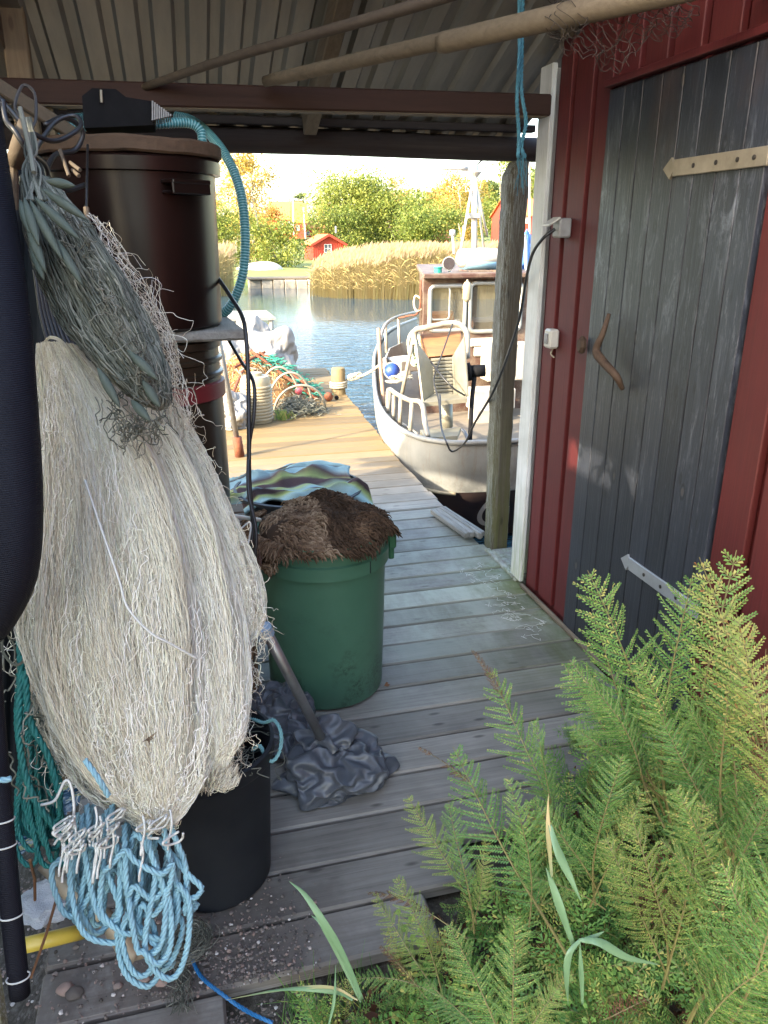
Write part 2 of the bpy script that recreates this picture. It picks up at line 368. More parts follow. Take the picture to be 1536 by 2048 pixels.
do = door.obj('door', M['door'], bh)
def strap(y0, y1, z0, z1, mt):
    h = MB(); h.beam((1.442, y0, z0), (1.442, y1, z1), .046, .008, up=(1, 0, 0), bev=.0015)
    d = np.array([0, y0-y1, z0-z1]); d /= np.linalg.norm(d); q = np.array([0, -d[2], d[1]]); p = np.array([1.438, y0, z0])
    h.add([p-q*.010, p+d*.012-q*.03, p+d*.05, p+d*.012+q*.03, p+q*.010, p-q*.010+[.007,0,0], p+d*.012-q*.03+[.007,0,0], p+d*.05+[.007,0,0], p+d*.012+q*.03+[.007,0,0], p+q*.010+[.007,0,0]],
          [(0,1,2,3,4), (9,8,7,6,5), (0,5,6,1), (1,6,7,2), (2,7,8,3), (3,8,9,4)])
    ho = h.obj('hinge', mt, do)
    for k in (.25, .5, .72, .88): s = MB(); s.lathe([(.0065, 0), (.0065, .002), (.003, .0035), (0, .0035)], k=10, M=Matrix.Rotation(-math.pi/2, 3, 'Y'), c=(1.4378, y0+(y1-y0)*k, z0+(z1-z0)*k)); s.obj('screw', M['dark'], ho)
M['ply0'] = wood('dark_worn_wood', (.095, .058, .036), (.055, .033, .02), (.03, .018, .012), 2, 60, 4)
strap(2.175, 1.78, 1.735, 1.735, M['hinge']); strap(2.165, 1.78, .475, .475, M['hinge2'])
hd = MB(); hp = [PX(1218, 628, 1.42), PX(1205, 668, 1.395), PX(1192, 700, 1.385), PX(1205, 722, 1.39), PX(1232, 752, 1.40), PX(1245, 778, 1.43)]
hd.tube(catmull(hp, 8), np.interp(np.linspace(0, 1, 41), [0, .2, .5, .8, 1], [.007, .011, .016, .013, .008]), 8); hd.obj('handle', M['ply0'], do, smooth=True)
m = MB(); c = PX(1168, 690, 1.44); m.lathe([(0, 0), (.030, 0), (.034, .012), (.024, .022), (0, .022)], k=7, sq=(1, .62), M=Matrix.Rotation(-math.pi/2, 3, 'Y'), c=c); m.obj('latch_block', M['ply0'], bh)
# ================================================================ lean-to roof
cn = thing('canopy_roof', 'corrugated metal roof on rough wooden rafters over the walkway', 'roof', (-.5, 3, 2))
xs = []; z = []; x = -2.3
while x < 1.50:
    for dx, dz in ((0, 0), (.055, 0), (.068, .022), (.102, .022)): xs.append(x+dx); z.append(dz)
    x += .115
ys = np.linspace(3.78, 1.9, 12)
m = MB(); m.grid(np.array([[(a, yy, RZ(yy)+b+.002*mn.noise(Vector((a*5, yy*5, 1)))) for a, b in zip(xs, z)] for yy in ys]))
o = m.obj('roof_sheet', M['roof'], cn); md = o.modifiers.new('s', 'SOLIDIFY'); md.thickness = .0015; md.offset = 1
def rafter(x, w, y0, y1, hgt, off=.012):
    m = MB(); m.beam((x, y0, RZ(y0)-off-hgt/2), (x, y1, RZ(y1)-off-hgt/2), w, hgt, bev=.004); m.obj('rafter', M['raftY'], cn)
rafter(-.50, .07, 1.9, 3.60, .10); rafter(.585, .055, 1.9, 3.50, .085, .012); rafter(1.42, .05, 1.9, 2.9, .05)
m = MB(); m.beam((-2.2, 3.03, 1.965), (1.435, 3.03, 2.015), .05, .075, bev=.006); m.obj('beam', M['lintel'], cn)
m = MB(); m.beam((-2.2, 3.03, 1.9255), (1.42, 3.035, 1.9755), .052, .004, bev=.001); m.obj('batten_or_lit_edge', M['tim'], cn)  # pale strip added as the lit lower edge of the beam
m = MB(); m.beam((-2.2, 3.56, 1.985), (1.62, 3.56, 2.0), .045, .03, bev=.004); m.obj('purlin', M['fascia'], cn)
m = MB(); m.tube([(x, 3.62, 1.925+.004*math.sin(x*3)) for x in np.linspace(-2.2, 2.4, 24)], .052, 14); m.obj('purlin', M['fascia'], cn, smooth=True)
m = MB(); m.box((-.435, 3.05, .95), (.075, .06, 3.0), bev=.005); m.box((-.36, 3.056, 1.0), (.02, .04, 1.92), bev=.002); m.obj('post', M['timz'], cn)
m = MB(); m.box((-.56, 2.6, 1.0), (.045, .1, 2.7), bev=.005); m.obj('post', M['timz'], cn)
m = MB(); m.beam(PY(-40, 150, 2.3), PY(185, 292, 2.5), .02, .035, bev=.003); m.obj('brace', M['tim'], cn)
# loose poles stored on the beam
m = MB(); a, b = PY(296, 172, 3.0), PY(905, -17, 2.2); d = b-a; q = [a+d*s+np.array([0, 0, .006*math.sin(s*5)]) for s in np.linspace(-.02, 1.6, 24)]
m.tube(q, np.linspace(.0125, .019, 24), 12); tag(m.obj('round_pole', M['pole'], loc=a, smooth=True), 'slim round pole resting on the beam under the roof, upper left of the two', 'pole')
m = MB(); a, b = PY(530, 163, 2.93), PY(1385, -32, 1.95); d = b-a; q = [a+d*s for s in np.linspace(0, 1.3, 24)]
R = np.linspace(.020, .031, 24); R[0] = .017; m.tube(q, R, 12)
m.tube([a+d*s+np.array([0, 0, -.005]) for s in (.485, .5, .55, .8, 1.3)], [.026, .03, .03, .032, .034], 12)
tag(m.obj('long_spar', M['tim'], loc=a, smooth=True), 'thick pale jointed wooden spar under the roof with its blunt end on the beam', 'spar')
# added unseen wall beyond the left side: throws the shade over walkway and plants
sh = thing('shade_wall', 'added unseen board wall shading the walkway from the left', 'shade wall', (-2.3, 0, 0))
m = MB()
def wl(y0, y1, z0, z1):
    yy = y0
    while yy < y1-1e-6:
        w = min(.15, y1-yy); m.box((-2.25, yy+w/2, (z0+z1)/2), (.03, w-.002, z1-z0)); yy += w
wl(-1.5, .50, -.7, 4.6); wl(.50, 1.0, -.7, 2.75); wl(.50, 1.0, 2.87, 4.6); wl(1.0, 1.9, -.7, 4.6); wl(1.9, 2.7, -.7, 2.36); wl(2.7, 3.42, -.7, 2.06)  # slot left open to shape the sun patch on the door
m.obj('wall', M['red'], sh)
# timber post by the corner
tp = MB(); zz = np.linspace(-1.2, 1.86, 110); cx, cy = 1.525, 3.52
pr = [(-.050, -.045), (-.022, -.058), (.044, -.050), (.054, -.03), (.052, .05), (.03, .056), (-.040, .052), (-.052, .025)]
V = np.array([[(cx+px_+.007*mn.noise(Vector((px_*30, zq*9, py_*30)))+.004*mn.noise(Vector((px_*30, zq*30, py_*30)))-.012*math.sin(zq*1.7)-(.03*(zq-1.8)/.06 if zq > 1.8 and px_ < 0 else 0)*-1, cy+py_+.004*mn.noise(Vector((zq*9, px_*30, 5))), zq) for px_, py_ in pr] for zq in zz])
tp.grid(V, wrap=True); nb = tp.n; tp.f.append(tuple(nb-8+i for i in range(8))); tp.a.append(0)
o = tp.obj('timber_post', M['post'], loc=(cx, cy, -.6)); tag(o, 'tall weathered square timber post with lichen beside the white corner board', 'post')
m = MB(); m.box((1.56, 3.27, -.02), (.20, .34, .07), bev=.008); m.box((1.455, 3.27, -.06), (.03, .40, .14), bev=.004)
tag(m.obj('step_plank', M['dock'], loc=(1.56, 3.27, -.02)), 'short mossy plank step between the timber post and the red shed', 'plank')
# electrics on the red wall
M['pvc'] = plain('old_white_plastic', (.52, .50, .45), (.40, .38, .33), 12, .4, bump=.03)
M['pvcg'] = plain('old_grey_plastic', (.26, .26, .26), (.18, .17, .16), 14, .45, bump=.03)
M['rubber'] = plain('black_rubber', (.012, .012, .013), (.02, .02, .02), 20, .42, bump=.05)
so = thing('power_socket', 'grey outdoor power socket with its lid propped open on the red wall', 'socket', PX(1120, 455, 1.457))
c = PX(1124, 456, 1.43); m = MB(); m.box(c, (.05, .062, .07), bev=.006); m.obj('housing', M['pvcg'], so)
m = MB(); m.box(c+[-.045, 0, .022], (.055, .06, .008), ry=-.55, bev=.003); m.obj('lid', M['pvc'], so)
sw = thing('light_switch', 'small pale weatherproof switch box lower on the red wall', 'switch', PX(1103, 678, 1.457))
c = PX(1103, 677, 1.435); m = MB(); m.box(c, (.042, .06, .075), bev=.008); m.obj('housing', M['pvc'], sw)
m = MB(); m.box(c+[-.024, 0, .0], (.008, .028, .04), bev=.003); m.obj('rocker', M['pvcg'], sw)
m = MB(); m.tube(catmull([c+[.01, 0, -.04], c+[0, -.004, -.06], c+[.012, -.012, -.075]], 5), .003, 6); m.obj('cable', M['hinge'], sw)
cab = [PX(1110, 458, 1.40), PX(1085, 478, 1.36), PY(1064, 510, 2.95), PY(1052, 560, 3.1), PY(1035, 650, 3.25), PY(990, 775, 3.38), PY(950, 845, 4.0), PY(930, 885, 4.4), PY(905, 903, 4.7), P(893, 885, 5.0), P(882, 850, 5.2), P(880, 790, 5.4)]
m = MB(); m.tube(catmull(cab, 10), .0065, 7); tag(m.obj('power_cable', M['rubber'], loc=cab[0], smooth=True), 'black cable drooping from the wall socket past the timber post to the boat', 'cable')
# two-strand blue rope hanging from the roof
def rope(mb, pts, r, pitch=7.0, n=10, a=None, k=5):       # laid rope: three twisted strands
    c = catmull(pts, n) if n else np.asarray(pts); L = np.concatenate([[0], np.cumsum(np.linalg.norm(np.diff(c, axis=0), axis=1))])
    m = max(int(L[-1]/(r*pitch/7)), 8); s = np.linspace(0, L[-1], m); c = np.stack([np.interp(s, L, c[:, i]) for i in range(3)], 1)
    t = np.gradient(c, axis=0); t /= np.linalg.norm(t, axis=1)[:, None]+1e-9
    ref = np.array([.3, .1, .95]); x = np.cross(t, ref); x /= np.linalg.norm(x, axis=1)[:, None]+1e-9; y = np.cross(t, x)
    for q in range(3):
        ph = s/(r*pitch)*2*math.pi+q*2*math.pi/3
        mb.tube(c+(x*np.cos(ph)[:, None]+y*np.sin(ph)[:, None])*r*.5, r*.56, k, a=a, cap=False)
M['rope_b'] = plain('blue_rope', (.06, .22, .28), (.04, .13, .18), 60, .7, bump=.3)
m = MB(); rope(m, [P(1038, -20, 2.45), P(1039, 100, 2.45), P(1034, 200, 2.45), P(1038, 270, 2.45), P(1036, 315, 2.45)], .0065)
rope(m, [P(1046, -20, 2.47), P(1044, 100, 2.47), P(1043, 180, 2.47), P(1052, 245, 2.47), P(1043, 290, 2.47), P(1050, 315, 2.47)], .0065)
for i in range(14):
    s = P(random.choice([1036, 1048]), random.uniform(305, 318), 2.46); m.tube(catmull([s, s+rs.normal(0, .006, 3)+[0, 0, -.02], s+rs.normal(0, .012, 3)+[.008, 0, -.06-.05*random.random()]], 4), .0009, 4)
tag(m.obj('hanging_rope', M['rope_b'], loc=P(1040, -20, 2.45)), 'doubled blue rope with frayed ends hanging from the roof beside the shed corner', 'rope')
# scrap of old brown netting under the roof edge
M['cob'] = plain('brown_twine', (.06, .045, .035), (.035, .027, .02), 50, .9, bump=0)
m = MB()
def hang(u): return 60+75*math.sin(min(u*1.25, 1)*math.pi)+12*math.sin(u*17)
for i in range(22):
    u = i/21; pts = []
    for v in np.linspace(0, 1, 12): pts.append(P(1095+u*290+14*math.sin(v*9+i)+rs.normal(0, 4), -12+v*(hang(u)+10)+rs.normal(0, 3), 2.05+.05*math.sin(i+v*5)))
    m.tube(catmull(pts, 3), .0011, 4)
for j in range(9):
    v = (j+1)/9; pts = [P(1095+u*290+rs.normal(0, 4), -12+v*(hang(u)+10)+9*math.sin(u*50+j), 2.05+.05*math.sin(u*20)) for u in np.linspace(0, 1, 34)]
    m.tube(catmull(pts, 3), .0010, 4)
tag(m.obj('net_scrap', M['cob'], loc=P(1240, 0, 2.05)), 'torn brown net scrap draped from the roof above the black door', 'net')
# ================================================================ barrel stack on the left
M['brown_pl'] = plain('brown_plastic', (.011, .0045, .0032), (.007, .003, .0025), 3, .30, bump=.03, spec=.35)
M['brown_pl2'] = plain('dull_brown_plastic', (.030, .020, .011), (.020, .013, .008), 4, .33, bump=.04, stretch=(1, 1, .3), spec=.4)
M['redband'] = plain('red_band', (.16, .012, .015), (.10, .01, .012), 6, .5)
M['ply'] = wood('rough_plywood', (.14, .085, .05), (.09, .055, .032), (.03, .02, .012), 0, 40, 4)
M['green_pl'] = plain('green_plastic', (.028, .105, .052), (.022, .085, .043), 2.2, .42, bump=.04, spec=.5)
t = NT('green_barrel_plastic'); v = t.coord(world=False); n = t.noise(2.2, 6, .7, v)
c = t.mix(t.ramp(n, [(.35, 0.0), (.7, 1.0)]), (.048, .122, .074), (.066, .152, .097))
mold = t.math('MULTIPLY', t.ramp(t.noise(70, 8, .85, v), [(.46, 0.0), (.56, 1.0)]), t.ramp(t.noise(5, 3, .6, v), [(.50, 0.0), (.62, .8)]))
c = t.mix(t.math('MULTIPLY', mold, region(t, 2, .40, .2)), c, (.018, .035, .018)); t.col(c); t.set(.38, 0, .5); t.bump(t.noise(9, 3, .5, v), .06, .004); M['green_b'] = t.m
M['black_pl'] = plain('black_plastic', (.008, .010, .014), (.016, .018, .021), 9, .5, bump=.04, spec=.25)
M['galv'] = plain('galvanised_tube', (.32, .33, .34), (.22, .22, .22), 14, .42, .75, bump=.05)
cr = thing('wooden_crate', 'dark wooden crate carrying the brown barrel stack behind the hanging nets', 'crate', (-.1, 2.62, 0))
m = MB()
for i in range(4):
    for yy in (2.41, 2.83): m.box((-.1, yy, .07+i*.135), (.5, .018, .115), bev=.003)
    for xx in (-.35, .155): m.box((xx, 2.62, .07+i*.135), (.018, .40, .115), bev=.003)
m.obj('side_slats', M['ply'], cr); m = MB()
for i in range(4): m.box((-.1, 2.46+i*.105, .575), (.54, .095, .022), bev=.003)
m.obj('top', M['ply'], cr)
lb = thing('lower_barrel', 'brown plastic barrel with a red band carrying the shelf board', 'barrel', (-.09, 2.62, .59))
cx, cy = -.088, 2.62
m = MB(); pr = [(0, .592), (.19, .592), (.203, .60), (.206, .63), (.208, .8), (.206, 1.09), (.205, 1.12), (.213, 1.125), (.213, 1.135), (.204, 1.14), (.204, 1.165), (.212, 1.17), (.212, 1.18), (.203, 1.185), (.203, 1.21), (.211, 1.214), (.212, 1.236), (.195, 1.24), (0, 1.24)]
auto(m.lathe(pr, (cx, cy, 0), 64).obj('body', M['brown_pl2'], lb)); m = MB()
auto(m.lathe([(.206, 1.05), (.2155, 1.055), (.2155, 1.103), (.206, 1.108)], (cx, cy, 0), 64).obj('band', M['redband'], lb))
m = MB(); m.box((-.12, 2.62, 1.262), (.60, .40, .030), rz=.06, bev=.005, jit=.003); tag(m.obj('shelf_board', M['drift'], loc=(-.12, 2.62, 1.262)), 'thick weathered board between the two brown barrels', 'board')
ub = thing('upper_barrel', 'large dark brown barrel with side lugs standing on the shelf board', 'barrel', (-.1, 2.62, 1.28))
cx = -.105
m = MB(); pr = [(0, 1.279), (.225, 1.279), (.236, 1.287), (.238, 1.31), (.243, 1.6), (.245, 1.70), (.246, 1.715), (.262, 1.718), (.264, 1.752), (.258, 1.758), (.238, 1.758), (.232, 1.7)]
auto(m.lathe(pr, (cx, cy, 0), 72, flip=True).obj('body', M['brown_pl'], ub))
for an in (-math.pi*.30, math.pi*.8):
    c = np.array([cx+.262*math.cos(an), cy+.262*math.sin(an), 0]); m = MB()
    m.box(c+[0, 0, 1.69], (.06, .13, .012), rz=an, bev=.003); m.box(c+[0, 0, 1.662], (.055, .13, .010), rz=an, bev=.003)
    m.box(c+np.array([math.cos(an), math.sin(an), 0])*.022+[0, 0, 1.676], (.010, .13, .036), rz=an, bev=.003); m.obj('handle', M['brown_pl'], ub)
m = MB(); m.lathe([(0, 1.762), (.262, 1.762), (.268, 1.768), (.268, 1.796), (.262, 1.802), (0, 1.802)], (cx, cy, 0), 60)
V = m.v[0]; m.v[0] = V+np.array([[.006*mn.noise(Vector(q*9)), .006*mn.noise(Vector(q*9+4)), .004*mn.noise(Vector(q*14))] for q in V])
tag(m.obj('plywood_lid', M['ply'], loc=(cx, cy, 1.77)), 'round rough brown plywood lid lying on the dark upper barrel', 'lid')
M['matt'] = plain('matt_black', (.006, .006, .007), (.010, .010, .011), 20, .85, bump=.1, spec=.15)
# pump on the lid
pu = thing('pump', 'black electric pump unit standing on the plywood lid under the beam', 'pump', (-.14, 2.6, 1.8))
prof = [(168, 256), (164, 192), (184, 176), (232, 178), (252, 194), (302, 202), (309, 216), (309, 250)]
m = MB(); A = np.array([PY(x, y, 2.50) for x, y in prof]); B = A+[0, .17, 0]; n = len(A); m.add(np.vstack([A, B]), [tuple(range(n))[::-1], tuple(range(n, 2*n))]+[(i, (i+1) % n, n+(i+1) % n, n+i) for i in range(n)])
auto(m.obj('housing', M['matt'], pu), 30); m = MB()
for i in range(9): m.beam(PY(306+i*4.4, 208+i*3.2, 2.53), PY(306+i*4.4, 246-i*1.0, 2.53), .004, .12, up=(0, 1, 0))
m.obj('fins', M['pvcg'], pu)
m = MB(); m.tube([PY(202, 180, 2.495), PY(203, 205, 2.492)], .004, 6); m.obj('label_strip', M['hinge'], pu)
# ribbed hose
t = NT('ribbed_hose'); c = t.ramp(t.rnd(), [(0, (.02, .12, .13)), (.5, (.07, .27, .29)), (1, (.34, .54, .54))]); t.col(c); t.set(.35, 0, .5); M['hose'] = t.m
def ribbed(mb, pts, r, pitch=.0095, k=12):
    c = catmull(pts, 10); L = np.concatenate([[0], np.cumsum(np.linalg.norm(np.diff(c, axis=0), axis=1))]); nn = int(L[-1]/pitch)*4
    s = np.linspace(0, L[-1], nn); c = np.stack([np.interp(s, L, c[:, i]) for i in range(3)], 1); ph = np.arange(nn) % 4
    rr = r*np.array([1.0, 1.0, .86, .86])[ph]; t = MB(); t.tube(c, rr, k, a=0, cap=True); aa = []
    for i in range(nn-1): aa += [[.95, .5, .05, .5][i % 4]]*k
    return mb.add(t.v[0], t.f, aa+[.5, .5])
hp = [(352, 232, 2.9), (378, 238, 2.88), (412, 262, 2.8), (452, 312, 2.7), (480, 380, 2.66), (490, 460, 2.65), (487, 540, 2.66), (468, 600, 2.7), (445, 628, 2.75), (424, 628, 2.85), (405, 600, 2.95)]
m = MB(); ribbed(m, [P(*q) for q in hp], .0168)
ribbed(m, [P(*q) for q in [(405, 288, 2.42), (401, 262, 2.42), (375, 246, 2.40), (300, 248, 2.34), (200, 250, 2.32), (140, 256, 2.36), (125, 262, 2.5), (140, 238, 2.8), (190, 232, 2.9)]], .0150)
o = m.obj('ribbed_hose', M['hose'], loc=P(*hp[0])); auto(o, 50); tag(o, 'turquoise ribbed suction hose looping round the dark upper barrel', 'hose')
# dangling cables
def cable(name, label, pts, r, mat=None, cat='cable', k=7):
    m = MB(); m.tube(catmull([P(*q) for q in pts], 9), r, k); return tag(m.obj(name, mat or M['rubber'], loc=P(*pts[0]), smooth=True), label, cat)
cable('hanging_cable', 'black cable coming out beside the upper barrel and hanging down to the green barrel', [(428, 545, 2.45), (462, 595, 2.35), (488, 645, 2.25), (496, 740, 2.22), (498, 860, 2.2), (499, 960, 2.2), (506, 1050, 2.18), (500, 1120, 2.18), (486, 1170, 2.2), (478, 1215, 2.3)], .0065)
cable('hanging_cable', 'thin dark cable coming from beneath the shelf board and crossing the other cable', [(450, 668, 2.5), (482, 722, 2.35), (507, 765, 2.22), (508, 830, 2.2), (499, 890, 2.21), (497, 980, 2.17), (512, 1060, 2.15), (508, 1130, 2.16), (498, 1180, 2.2)], .0055)
M['cordw'] = plain('white_cord', (.55, .56, .52), (.42, .42, .38), 30, .6, bump=.1)
cable('white_tube', 'thin white plastic tube looping between the nets and the brown wool', [(425, 1035, 2.0), (460, 1032, 2.1), (520, 1040, 2.25)], .006, M['cordw'], 'tube')
cable('white_wire', 'thin white wire loop hanging below the white tube', [(425, 1060, 2.0), (450, 1068, 2.02), (475, 1062, 2.05), (500, 1045, 2.05), (498, 1080, 2.05), (485, 1115, 2.03), (468, 1135, 2.0)], .0025, M['cordw'], 'wire')
M['redpl'] = plain('red_plastic', (.55, .02, .02), (.4, .02, .02), 10, .35); M['pink'] = plain('red_float', (.55, .10, .12), (.4, .07, .08), 10, .5)
m = MB(); c = P(425, 1052, 1.9); m.lathe([(0, -.012), (.010, -.010), (.013, 0), (.010, .010), (0, .014)], c, 12); tag(m.obj('bottle_cap', M['redpl'], loc=c, smooth=True), 'small red plastic cap at the edge of the white net', 'cap')
# yarn end below the cables
M['yarn'] = plain('brown_yarn', (.10, .05, .035), (.05, .03, .02), 50, .9); m = MB()
for i in range(46):
    x = 500+rs.normal(0, 9); m.tube(catmull([P(x+rs.normal(0, 3)+6*math.sin(j+i), 1108+j*22+rs.normal(0, 5), 2.16+rs.normal(0, .008)) for j in range(random.randint(3, 6))], 4), .0016, 4)
tag(m.obj('yarn_tangle', M['yarn'], loc=P(500, 1110, 2.15)), 'frayed reddish brown yarn tangle dangling left of the green barrel', 'yarn')
# ================================================================ green barrel with wool
gx_, gy_ = .412, 2.44
gb = thing('green_barrel', 'tall green plastic barrel heaped with brown wool', 'barrel', (gx_, gy_, 0))
m = MB(); pr = [(0, .001), (.190, .001), (.203, .012), (.205, .03), (.212, .30), (.216, .485), (.217, .50), (.229, .503), (.2295, .548), (.2185, .551), (.2185, .575), (.225, .577), (.225, .582), (.2185, .584), (.219, .60), (.229, .603), (.2295, .612), (.2195, .613), (.212, .60), (.205, .3)]
auto(m.lathe(pr, (gx_, gy_, 0), 80, flip=True).obj('body', M['green_b'], gb), 28)
for an in (.05, math.pi-.1):
    m = MB(); c = np.array([gx_+.237*math.cos(an), gy_+.237*math.sin(an), .545]); m.box(c, (.030, .11, .055), rz=an, bev=.006); m.box(c+[0, 0, -.045], (.020, .09, .05), rz=an, bev=.004); m.obj('handle', M['green_pl'], gb)
m = MB(); an = -math.pi*.32; m.box((gx_+.2285*math.cos(an), gy_+.2285*math.sin(an), .526), (.004, .004, .043), rz=an, bev=.0005); m.obj('seam', M['black_pl'], gb)
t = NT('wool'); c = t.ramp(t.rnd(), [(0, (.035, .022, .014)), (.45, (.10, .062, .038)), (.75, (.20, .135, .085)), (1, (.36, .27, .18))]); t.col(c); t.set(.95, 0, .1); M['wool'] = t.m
wc = np.array([gx_, gy_, .60])
def woolz(x, y):   # heap height
    dx, dy = x-gx_, y-gy_; r = math.hypot(dx/1.12, dy/1.0)
    return .60+.085*max(0, 1-(r/.225)**2.6)+.045*mn.noise(Vector((x*8, y*8, 2)))+.012*mn.noise(Vector((x*26, y*26, 7)))-.03*(dx < -.18)
m = MB(); V = []
for i in range(26):
    r = i/25*.235
    V.append([(gx_+r*math.cos(a)*(1.14 if math.cos(a) < 0 else 1), gy_+r*math.sin(a), woolz(gx_+r*math.cos(a)*1.0, gy_+r*math.sin(a))-.012) for a in np.linspace(0, 2*math.pi, 60, endpoint=False)])
m.grid(np.array(V), a=.1, wrap=True)
for i in range(5200):
    r = .228*math.sqrt(random.random()); a = random.uniform(0, 2*math.pi); x = gx_+r*math.cos(a)*(1.2 if math.cos(a) < 0 else 1.02); y = gy_+r*math.sin(a)
    z = woolz(x, y)-.012; fx = mn.noise(Vector((x*6, y*6, 1)))*5; d = np.array([math.cos(fx), math.sin(fx)-.5, .35*random.random()-.15]); d /= np.linalg.norm(d)
    L = random.uniform(.02, .05); p = np.array([x, y, z]); q = [p]; sd_ = np.cross(d, [0, 0, 1.0]); ph = random.uniform(0, 6)
    for j in range(7): q.append(q[-1]+d*L/7+sd_*.0042*math.cos(j*1.5+ph)+np.array([0, 0, .0042*math.sin(j*1.5+ph)+.003-.0018*j])); 
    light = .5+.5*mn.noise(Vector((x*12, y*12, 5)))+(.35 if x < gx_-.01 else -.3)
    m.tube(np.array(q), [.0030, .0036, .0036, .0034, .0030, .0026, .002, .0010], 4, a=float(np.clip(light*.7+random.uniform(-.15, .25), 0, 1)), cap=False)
for i in range(420):   # hanging left fringe
    a = random.uniform(2.4, 4.0); x = gx_+.232*math.cos(a); y = gy_+.232*math.sin(a); q = [np.array([x, y, .625])]
    for j in range(4): q.append(q[-1]+np.array([math.cos(a)*.011, math.sin(a)*.011, -.002-.004*j])+rs.normal(0, .004, 3))
    m.tube(np.array(q), [.004, .004, .003, .003, .001], 4, a=random.uniform(.3, .8), cap=False)
tag(m.obj('wool_heap', M['wool'], loc=wc, smooth=True), 'shaggy brown sheep wool heaped over the rim of the green barrel', 'wool')
# ================================================================ bin under the striped blanket
bc = np.array([.50, 3.62, 0.]); bn = thing('black_tub', 'wide black tub half hidden under the striped blanket', 'tub', bc)
m = MB(); auto(m.lathe([(0, .001), (.26, .001), (.27, .02), (.305, .36), (.318, .363), (.32, .38), (.305, .382), (.29, .34), (.26, .05), (0, .05)], bc, 60).obj('body', M['black_pl'], bn))
t = NT('striped_blanket'); sp = t.n('SeparateXYZ'); t.l(t.n('TexCoord').outputs['UV'], sp.inputs[0]); yy = sp.outputs[1]
w = t.math('MULTIPLY_ADD', t.noise(14, 4), .035); w.node.inputs[2].default_value = 0; w = t.math('FRACT', t.math('ADD', t.math('MULTIPLY', yy, 1.75), w))
c = t.ramp(w, [(0, (.05, .035, .035)), (.08, (.22, .33, .33)), (.17, (.30, .42, .42)), (.24, (.28, .33, .12)), (.30, (.055, .035, .035)), (.38, (.06, .04, .04)), (.42, (.25, .38, .42)), (.50, (.29, .34, .13)), (.56, (.20, .26, .20)), (.62, (.07, .045, .05)), (.70, (.09, .06, .06)), (.74, (.30, .36, .14)), (.82, (.12, .08, .08)), (.88, (.25, .38, .42)), (1, (.27, .40, .42))])
fz = t.noise(500, 2); c = t.mix(.35, c, t.mix(1.0, c, t.ramp(fz, [(.3, .4), (.7, 1.3)]), 'MULTIPLY')); t.col(c); t.set(.95, 0, .1); t.bump(t.noise(400, 3), .6, .004); M['blanket'] = t.m
nx, ny = 110, 80; V = np.zeros((ny, nx, 3)); uv = np.zeros((ny, nx, 2))
for j in range(ny):
    for i in range(nx):
        u, v = i/(nx-1), j/(ny-1); x = -.02+u*.86-.10*v*u; y = 3.30+v*.78+.10*math.sin(u*3)
        d = math.hypot(x-bc[0], y-bc[1])
        top = .405-.34*max(0, d-.29)**1.1*2.4
        w1 = .022*math.sin(u*5+v*5.5+1.5*math.sin(v*6+u*2)); w2 = .024*(1-abs(math.sin(v*9+u*1.6+1.1*math.sin(u*3.5)))**.7*1.6); w3 = .03*mn.noise(Vector((u*8, v*12, 3)))
        hump = .03*math.exp(-((u-.55)/.22)**2-((v-.75)/.25)**2)+.05*math.exp(-((u-.05)/.2)**2-((v-.75)/.4)**2)
        V[j, i] = (x+.02*math.sin(v*11)+.05*mn.noise(Vector((v*4, 1, u*2))), y+.02*math.sin(u*9)+.07*mn.noise(Vector((u*4, 2, v*2))), max(top+w1*.8+w2+w3+hump, .02)); uv[j, i] = (u, v+.05*math.sin(u*6))
m = MB(); m.grid(V); o = m.obj('blanket', M['blanket'], loc=(.45, 3.6, .4), smooth=True)
ul = o.data.uv_layers.new(name='UVMap'); li = np.zeros(len(o.data.loops), np.int32); o.data.loops.foreach_get('vertex_index', li); ul.data.foreach_set('uv', uv.reshape(-1, 2)[li].astype(np.float32).ravel())
md = o.modifiers.new('s', 'SOLIDIFY'); md.thickness = .008
tag(o, 'crumpled wool blanket striped brown, green and pale blue thrown over the black tub', 'blanket')
# ================================================================ black bucket, its contents, teal cord
kc = np.array([-.03, 1.62, 0.]); kz = float(PY(450, 1475, 1.62)[2]); krx = float(PY(548, 1480, 1.62)[0])-kc[0]
bk = thing('black_bucket', 'deep black bucket standing on the planks below the white net', 'bucket', kc)
m = MB(); auto(m.lathe([(0, .001), (krx*.80, .001), (krx*.84, .012), (krx*.93, kz*.85), (krx*.94, kz*.90), (krx*.985, kz*.905), (krx, kz*.92), (krx, kz), (krx*.95, kz+.003), (krx*.92, kz*.9), (krx*.8, kz*.5), (0, kz*.5)], kc, 70).obj('body', M['black_pl'], bk), 28)
M['cork'] = plain('cork', (.22, .16, .10), (.12, .09, .06), 30, .9, bump=.4); M['floatb'] = plain('blue_float', (.06, .08, .16), (.04, .05, .10), 20, .5)
t = NT('grey_green_twine'); t.col(t.ramp(t.rnd(), [(0, (.055, .06, .046)), (.5, (.115, .12, .095)), (1, (.22, .22, .18))])); t.set(.8, 0, .2); M['gtwine'] = t.m
def spindle(mb, p0, p1, r, k=8, a=None):
    s = np.linspace(0, 1, 11); p0 = np.asarray(p0); p1 = np.asarray(p1); mb.tube([p0+(p1-p0)*q for q in s], [max(.12, math.sin(math.pi*q)**.7)*r for q in s], k, a=a)
